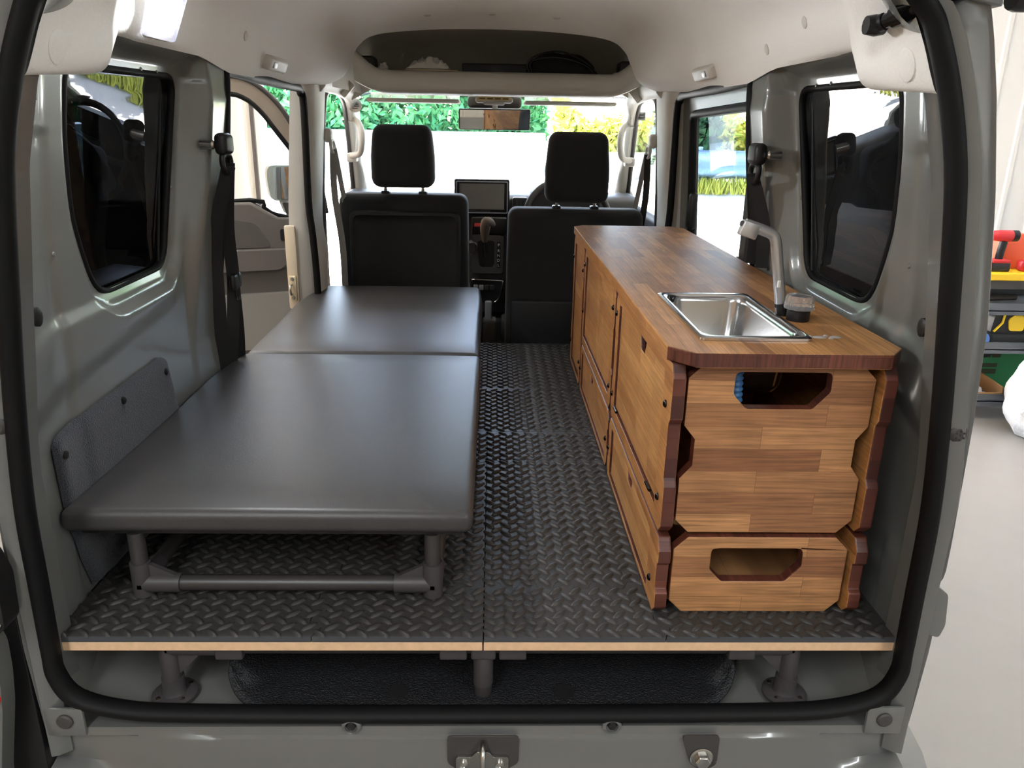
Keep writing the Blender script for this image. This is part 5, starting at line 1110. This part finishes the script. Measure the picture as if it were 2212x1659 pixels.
def bag(u, q):
    a = 2*math.pi*u; z = q; r_ = .19*math.sin(math.pi*min(1, .12+.80*q))**.6*(1+.06*math.sin(5*a+7*q)+.04*math.sin(9*a-13*q)); return (2.985+r_*math.cos(a), 2.80+r_*math.sin(a), GZ+.004+.48*z)
m = M(); m.add(grid(bag, list(np.linspace(0, 1, 33)), list(np.linspace(0, 1, 16)))); m.obj('film', mat('bag_white', (242, 242, 242), .35, bump=(14, .8, .03)), t, smooth=180)

# ================================================================== OUTSIDE
def gz(x, y): return GZ-.02+.105*max(0, y-5.0)+.48*float(sstep(6, 8.4, y)*sstep(1.0, 2.0, x)*(1-sstep(9.2, 11.5, y)))
ASPH = mat('yard_concrete', (196, 194, 190), .9, var=(2.5, .10), bump=(60, .3, .01))
m = M(); m.add(grid(lambda x, y: (x, y, gz(x, y)), list(np.linspace(-24, 24, 97)), [4.5, 5, 5.5, 6, 6.5, 7, 7.5, 8, 8.5, 9, 9.5, 10, 11, 12, 13, 15, 18])); o = m.obj('ground', ASPH, smooth=180); struct(o, 'sunlit sloping concrete yard outside the garage', 'ground')
BLOCK = mat('block_wall', (150, 150, 146), .9, var=(6, .2), bump=(40, .3, .01))
def hedge(name, label, x0, x1, y, z0, z1, n, col, seed, dep=.7, sz=.09, cat='hedge', group=None):
    r = random.Random(seed); t = thing(name, label, cat, ((x0+x1)/2, y, z0), group)
    for part in range(2):
        v = []; f = []
        for i in range(n//2):
            cx, cy, cz = r.uniform(x0, x1), y+r.uniform(0, dep), r.uniform(z0, z1); hz = z1-.28*(1+math.sin(cx*2.3+seed)+.5*math.sin(cx*5.1))
            if cz > hz: cz = z0+(hz-z0)*r.random()
            s = sz*r.uniform(.6, 1.4); a = Vector((r.gauss(0, 1), r.gauss(-.5, 1), r.gauss(.4, 1))).normalized(); b = a.orthogonal().normalized(); c = a.cross(b); ang = r.random()*6.28
            b, c = b*math.cos(ang)+c*math.sin(ang), -b*math.sin(ang)+c*math.cos(ang); p = Vector((cx, cy, cz)); k = len(v)
            v += [p-b*s, p+c*s*.45+a*s*.12, p+b*s, p-c*s*.45+a*s*.12]; f += [(k, k+1, k+2, k+3)]
        m = M(); m.add((v, f)); cc = col[part]; o = m.obj('foliage', mat('leaf_%d_%d_%d' % cc, cc, .55, sheen=0), t, smooth=0); o['kind'] = 'stuff'
    return t
GR, YG = [(52, 118, 72), (84, 150, 92)], [(150, 165, 62), (186, 178, 84)]
hedge('ivy_hedge', 'dark green ivy bank beyond the yard on the passenger side', -7.5, -.8, 13.0, .35, 2.6, 13000, GR, 1, 1.0, .10)
hedge('ivy_hedge', 'dark green ivy bank in the middle behind the mirror', -.72, .95, 13.2, .5, 1.9, 4000, GR, 2, .8, .10)
hedge('flowering_shrub', 'yellow-green shrub row beyond the yard on the driver side', 1.05, 5.0, 12.4, .15, 1.35, 8000, YG, 3, .8, .08, 'shrub')
hedge('leafy_tree', 'bright green leafy tree at the far side of the driver window', 5.2, 7.5, 11.5, -.2, 2.4, 3500, [(70, 140, 60), (120, 175, 80)], 4, 1.0, .13, 'tree')
hedge('dark_bush', 'dark green bush beyond the closed side door window', 2.1, 2.85, 9.0, .15, 1.9, 3000, [(34, 66, 44), (52, 92, 56)], 6, .6, .09, 'bush')
hedge('garden_shrub', 'green shrub with leaning stems beside the yard on the bed side', -9.5, -5.6, 9.0, -.4, 1.7, 4500, [(90, 150, 60), (170, 185, 90)], 7, 1.0, .11, 'shrub')
for (x0, x1, y, z1, lb) in ((-8, .9, 12.9, .62, 'grey block retaining wall under the dark ivy bank'), (.9, 8, 12.2, .35, 'grey block retaining wall under the yellow-green shrubs')):
    m = M(); m.add(box(x0, x1, y-.25, y-.05, gz((x0+x1)/2, y)-.3, z1)); o = m.obj('retaining_wall', BLOCK, bevel=.02); tag(o, lb, 'retaining wall', 'retaining walls'); o['kind'] = 'structure'
for i, (x, y, r_) in enumerate(((-7.6, 8.2, .13), (-8.6, 7.4, .16), (2.6, 9.9, .08))):
    m = M(); m.add(tube([(x, y, gz(x, y)-.1), (x+.05, y, 3.6)], [r_, r_*.8], 12)); o = m.obj('utility_pole', mat('pole_grey', (140, 134, 124), .8, var=(5, .2))); tag(o, ['slim grey pole beside the garden shrub', 'thick grey pole beside the garden shrub', 'dark trunk in the bush beyond the side window'][i], 'pole')
RAIL = mat('rail_blue_grey', (120, 150, 178), .45, metal=.3)
for (x0, x1, y, zb, lb) in ((2.2, 7.5, 8.6, .18, 'blue-grey guardrail beyond the closed side door window'), (-10, -4.2, 10.6, .35, 'blue-grey guardrail beyond the yard on the bed side')):
    t = thing('guardrail', lb, 'guardrail', ((x0+x1)/2, y, gz((x0+x1)/2, y)), 'guardrails')
    pf = [(0, 0), (-.05, .04), (-.05, .10), (0, .14), (0, .18), (-.05, .22), (-.05, .28), (0, .32)]
    m = M(); m.add(grid(lambda x, k: (x, y+pf[k][0], zb+pf[k][1]), [x0, x1], list(range(8)))); m.obj('beam', RAIL, t, smooth=30, solid=.006)
    xx = x0+.3
    while xx < x1: m = M(); m.add(tube([(xx, y+.07, gz((x0+x1)/2, y)-.05), (xx, y+.07, zb+.36)], .05, 10)); m.obj('post', RAIL, t, smooth=60); xx += 1.7
def turf(name, lb, x0, x1, y0, y1, n, seed, col):
    r = random.Random(seed); v = []; f = []
    for i in range(n):
        x, y = r.uniform(x0, x1), r.uniform(y0, y1); z = gz(x, y); h = r.uniform(.06, .2); a = r.random()*6.28; k = len(v); w_ = .012
        v += [(x-w_*math.cos(a), y-w_*math.sin(a), z), (x+w_*math.cos(a), y+w_*math.sin(a), z), (x+r.gauss(0, .04), y+r.gauss(0, .04), z+h)]; f.append((k, k+1, k+2))
    m = M(); m.add((v, f)); o = m.obj(name, mat('grass_%d' % seed, col, .7), smooth=0); tag(o, lb, 'grass', kind='stuff')
turf('grass_verge', 'yellow-green grass verge under the driver side guardrail', 2.0, 7.5, 8.3, 8.9, 6000, 21, (160, 165, 70))
turf('grass_verge', 'yellow-green grass verge under the bed side guardrail', -10, -4.2, 10.1, 11.2, 6000, 22, (170, 172, 80))
